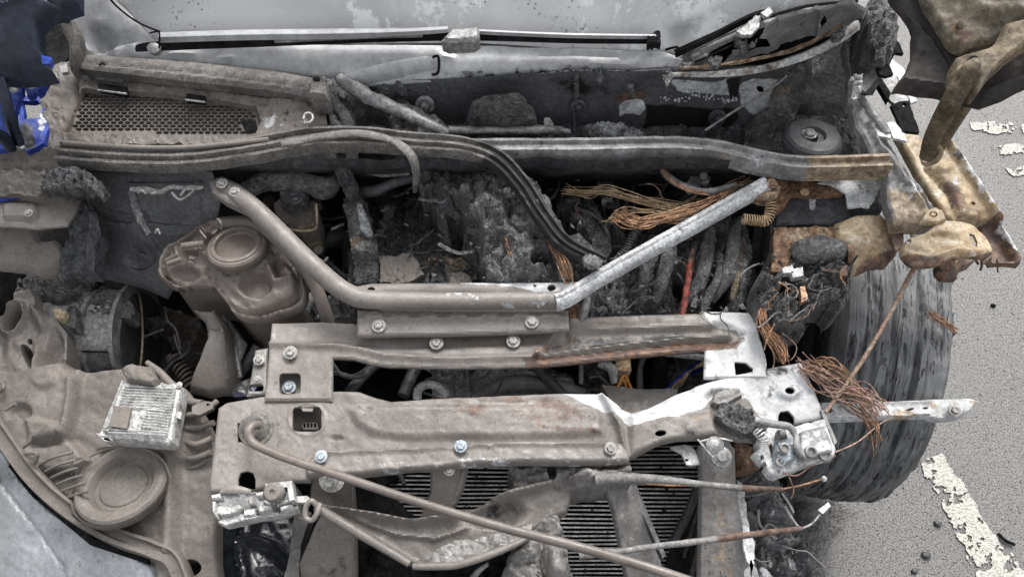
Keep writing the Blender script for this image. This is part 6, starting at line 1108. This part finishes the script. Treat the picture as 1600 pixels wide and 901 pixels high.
# ------------------------------------------------------------------ burst front tyre
def tyre():
    c = np.array(TY['c']); R = TY['R']; W_ = TY['w']; ps = math.radians(TY['yaw']); tl = math.radians(TY['tilt'])
    ax = np.array([math.cos(ps)*math.cos(tl), math.sin(ps)*math.cos(tl), math.sin(tl)]); q = Vector(ax).to_track_quat('Z', 'Y').to_matrix(); q = np.array(q)
    us = np.r_[np.linspace(-1.0, -1.0, 6), np.linspace(-.97, .97, 70), np.linspace(1.0, 1.0, 6)]
    rs = np.r_[np.linspace(.64, .93, 6), np.zeros(70), np.linspace(.93, .64, 6)]
    n = 420; th = np.linspace(0, 2*math.pi, n, endpoint=False); V = []; L = []; K = []
    for i, u in enumerate(us):
        if rs[i] > 0: r = R*rs[i]*np.ones(n); hh = u*W_/2*(1+.16*math.sin(math.pi*(rs[i]-.64)/.32))*np.ones(n)
        else:
            r = R*(1-.055*abs(u)**3.2)*np.ones(n); hh = np.full(n, u*W_/2)
            g = sum(math.exp(-((u-g_)/.028)**2) for g_ in (-.50, -.06, .40)); r -= .009*g*(.55+.45*vn(th*6, np.full(n, u*3), 4))
            r += .003*fbm(th*2.5+5, np.full(n, u*1.5), 7, 3)+.0015*fbm(th*9, np.full(n, u*14), 9, 4)
            fl2 = fbm(th*2.1, np.full(n, u*5.5), 13, 4)+.10*fbm(th*14, np.full(n, u*20), 33, 2); r -= (.0035*ss((fl2-.16)/.02)+.003*ss((fl2-.32)/.02))*(u > -.75)
        if u > .7: r += .006*fbm(th*7, np.full(n, 2.), 15, 3)
        p = np.stack([r*np.cos(th), r*np.sin(th), hh], 1); V.append(c+p @ q.T); L.append(np.stack([th, np.full(n, u*.5+rs[i]*.5), 0*th], 1)); K.append(np.full(n, .85 if rs[i] > 0 and u < 0 else (.7 if u < -.78 else 0.)))
    m = len(us); V = np.concatenate(V); F = [(i*n+k, i*n+(k+1) % n, (i+1)*n+(k+1) % n, (i+1)*n+k) for i in range(m-1) for k in range(n)]
    W4 = np.zeros((len(V), 4)); W4[:, 2] = np.concatenate(K); wh = empty_part('front_wheel', 'bare wheel with a scorched burst tyre')
    o = link('tyre', V, F, M['tyre'], wh, 50, W4)
    at = o.data.attributes.new('Lay', 'FLOAT_VECTOR', 'POINT'); at.data.foreach_set('vector', np.concatenate(L).astype(np.float32).ravel())
    bm = bmesh.new(); bm.from_mesh(o.data); bmesh.ops.recalc_face_normals(bm, faces=bm.faces); bm.to_mesh(o.data); bm.free()
    hw = W_/2
    lathe('rim', c-ax*hw*1.0, ax, [(.001, .05), (.05, .05), (.07, .03), (R*.55, .035), (R*.60, .012), (R*.66, 0), (R*.67, .004), (R*.66, .02), (R*.6, W_*.5), (R*.66, W_-.012), (R*.65, W_)], wh, M['steel'], 64)
    lathe('rim_edge', c-ax*(hw*1.03), ax, [(R*.60, .003), (R*.685, 0), (R*.70, .004), (R*.685, .010), (R*.62, .012)], wh, M['gear'], 80)
    lathe('brake_disc', c-ax*(hw+.03), ax, [(.001, 0), (.12, 0), (.12, .014), (.001, .014)], wh, M['steel'], 48)
TY = dict(c=(.712, .80, .335), R=.335, w=.205, yaw=-9, tilt=0)
tyre()
fw = [o for o in D.objects if o.name == 'front_wheel'][0]
relief('delaminated_tread', [(1428, 415), (1448, 405), (1472, 425), (1478, 470), (1495, 500), (1492, 520), (1470, 515), (1452, 495), (1432, 470), (1420, 440)], [(1440, 415, .66), (1490, 515, .58)], fw, M['tyre'], 3, .02, noise=[('f', .02, 22), ('r', .004, 10)], jag=5, feats=[('e', (1452, 445), (18, 22), -.03)])
strands('tyre_cords', [(1452, 488, .67), (1475, 500, .665), (1496, 516, .65)], 14, 4, .8, fw, M['copper'], 20, .9, .5)
ra = relief('radiator_side_strut', [(1280, 628), (1400, 626), (1455, 622), (1518, 621), (1530, 625), (1518, 640), (1500, 652), (1470, 655), (1448, 650), (1285, 656)], [(1285, 640, .775), (1520, 640, .76)], car, M['cream'], 4, .010, roll=(3, .004), holes=[ell(1298, 641, 3, 4, 8, 30), ell(1326, 641, 2.5, 2, 8), ell(1422, 639, 7, 2, 8, -12), ell(1446, 637, 5, 2, 8, -8)],
       feats=[('r', [(1285, 630), (1450, 628)], 3, .004), ('r', [(1285, 653), (1450, 648)], 3, .004), ('e', (1491, 640), (16, 10), .005)], wear=[(('w', .6), 'all', 1)])
bolt(1491, 641, .775, 10, ra, M['boltm'])
tube('loose_rod', [(1430, 400, .86), (1428, 418, .86), (1420, 434, .855), (1385, 500, .84), (1340, 574, .82), (1290, 644, .80)], [4, 4, 4, 3.4, 3.4, 3], car, M['pinkwire'], wear=[(('c', .5), 'all', 1)])
strands('burnt_wire_nest', [(1256, 570, .80), (1280, 590, .81), (1310, 605, .80), (1345, 618, .80), (1380, 640, .79)], 34, 12, .9, car, M['pinkwire'], 31, .55, .3, .02)
strands('burnt_wire_nest', [(1262, 572, .80), (1290, 566, .81), (1320, 590, .80), (1350, 630, .79), (1362, 665, .77), (1370, 690, .75)], 12, 8, .8, car, M['copper'], 33, .7, .4, .02)
strands('burnt_wire_nest', [(1300, 610, .80), (1340, 640, .79), (1355, 660, .78), (1362, 700, .75)], 8, 8, .8, car, M['rust'], 35, .7, .4, .02)
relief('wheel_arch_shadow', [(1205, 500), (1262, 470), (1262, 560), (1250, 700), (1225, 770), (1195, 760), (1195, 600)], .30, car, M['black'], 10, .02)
relief('arch_liner_edge', [(1276, 520), (1284, 520), (1290, 560), (1292, 600), (1284, 600), (1280, 560)], .56, car, M['cream'], 4, .01) if False else None
tube('brake_dust_shield_edge', [(1274, 474, .62), (1284, 505, .60), (1290, 545, .57), (1292, 600, .52)], 5, car, M['gear'])
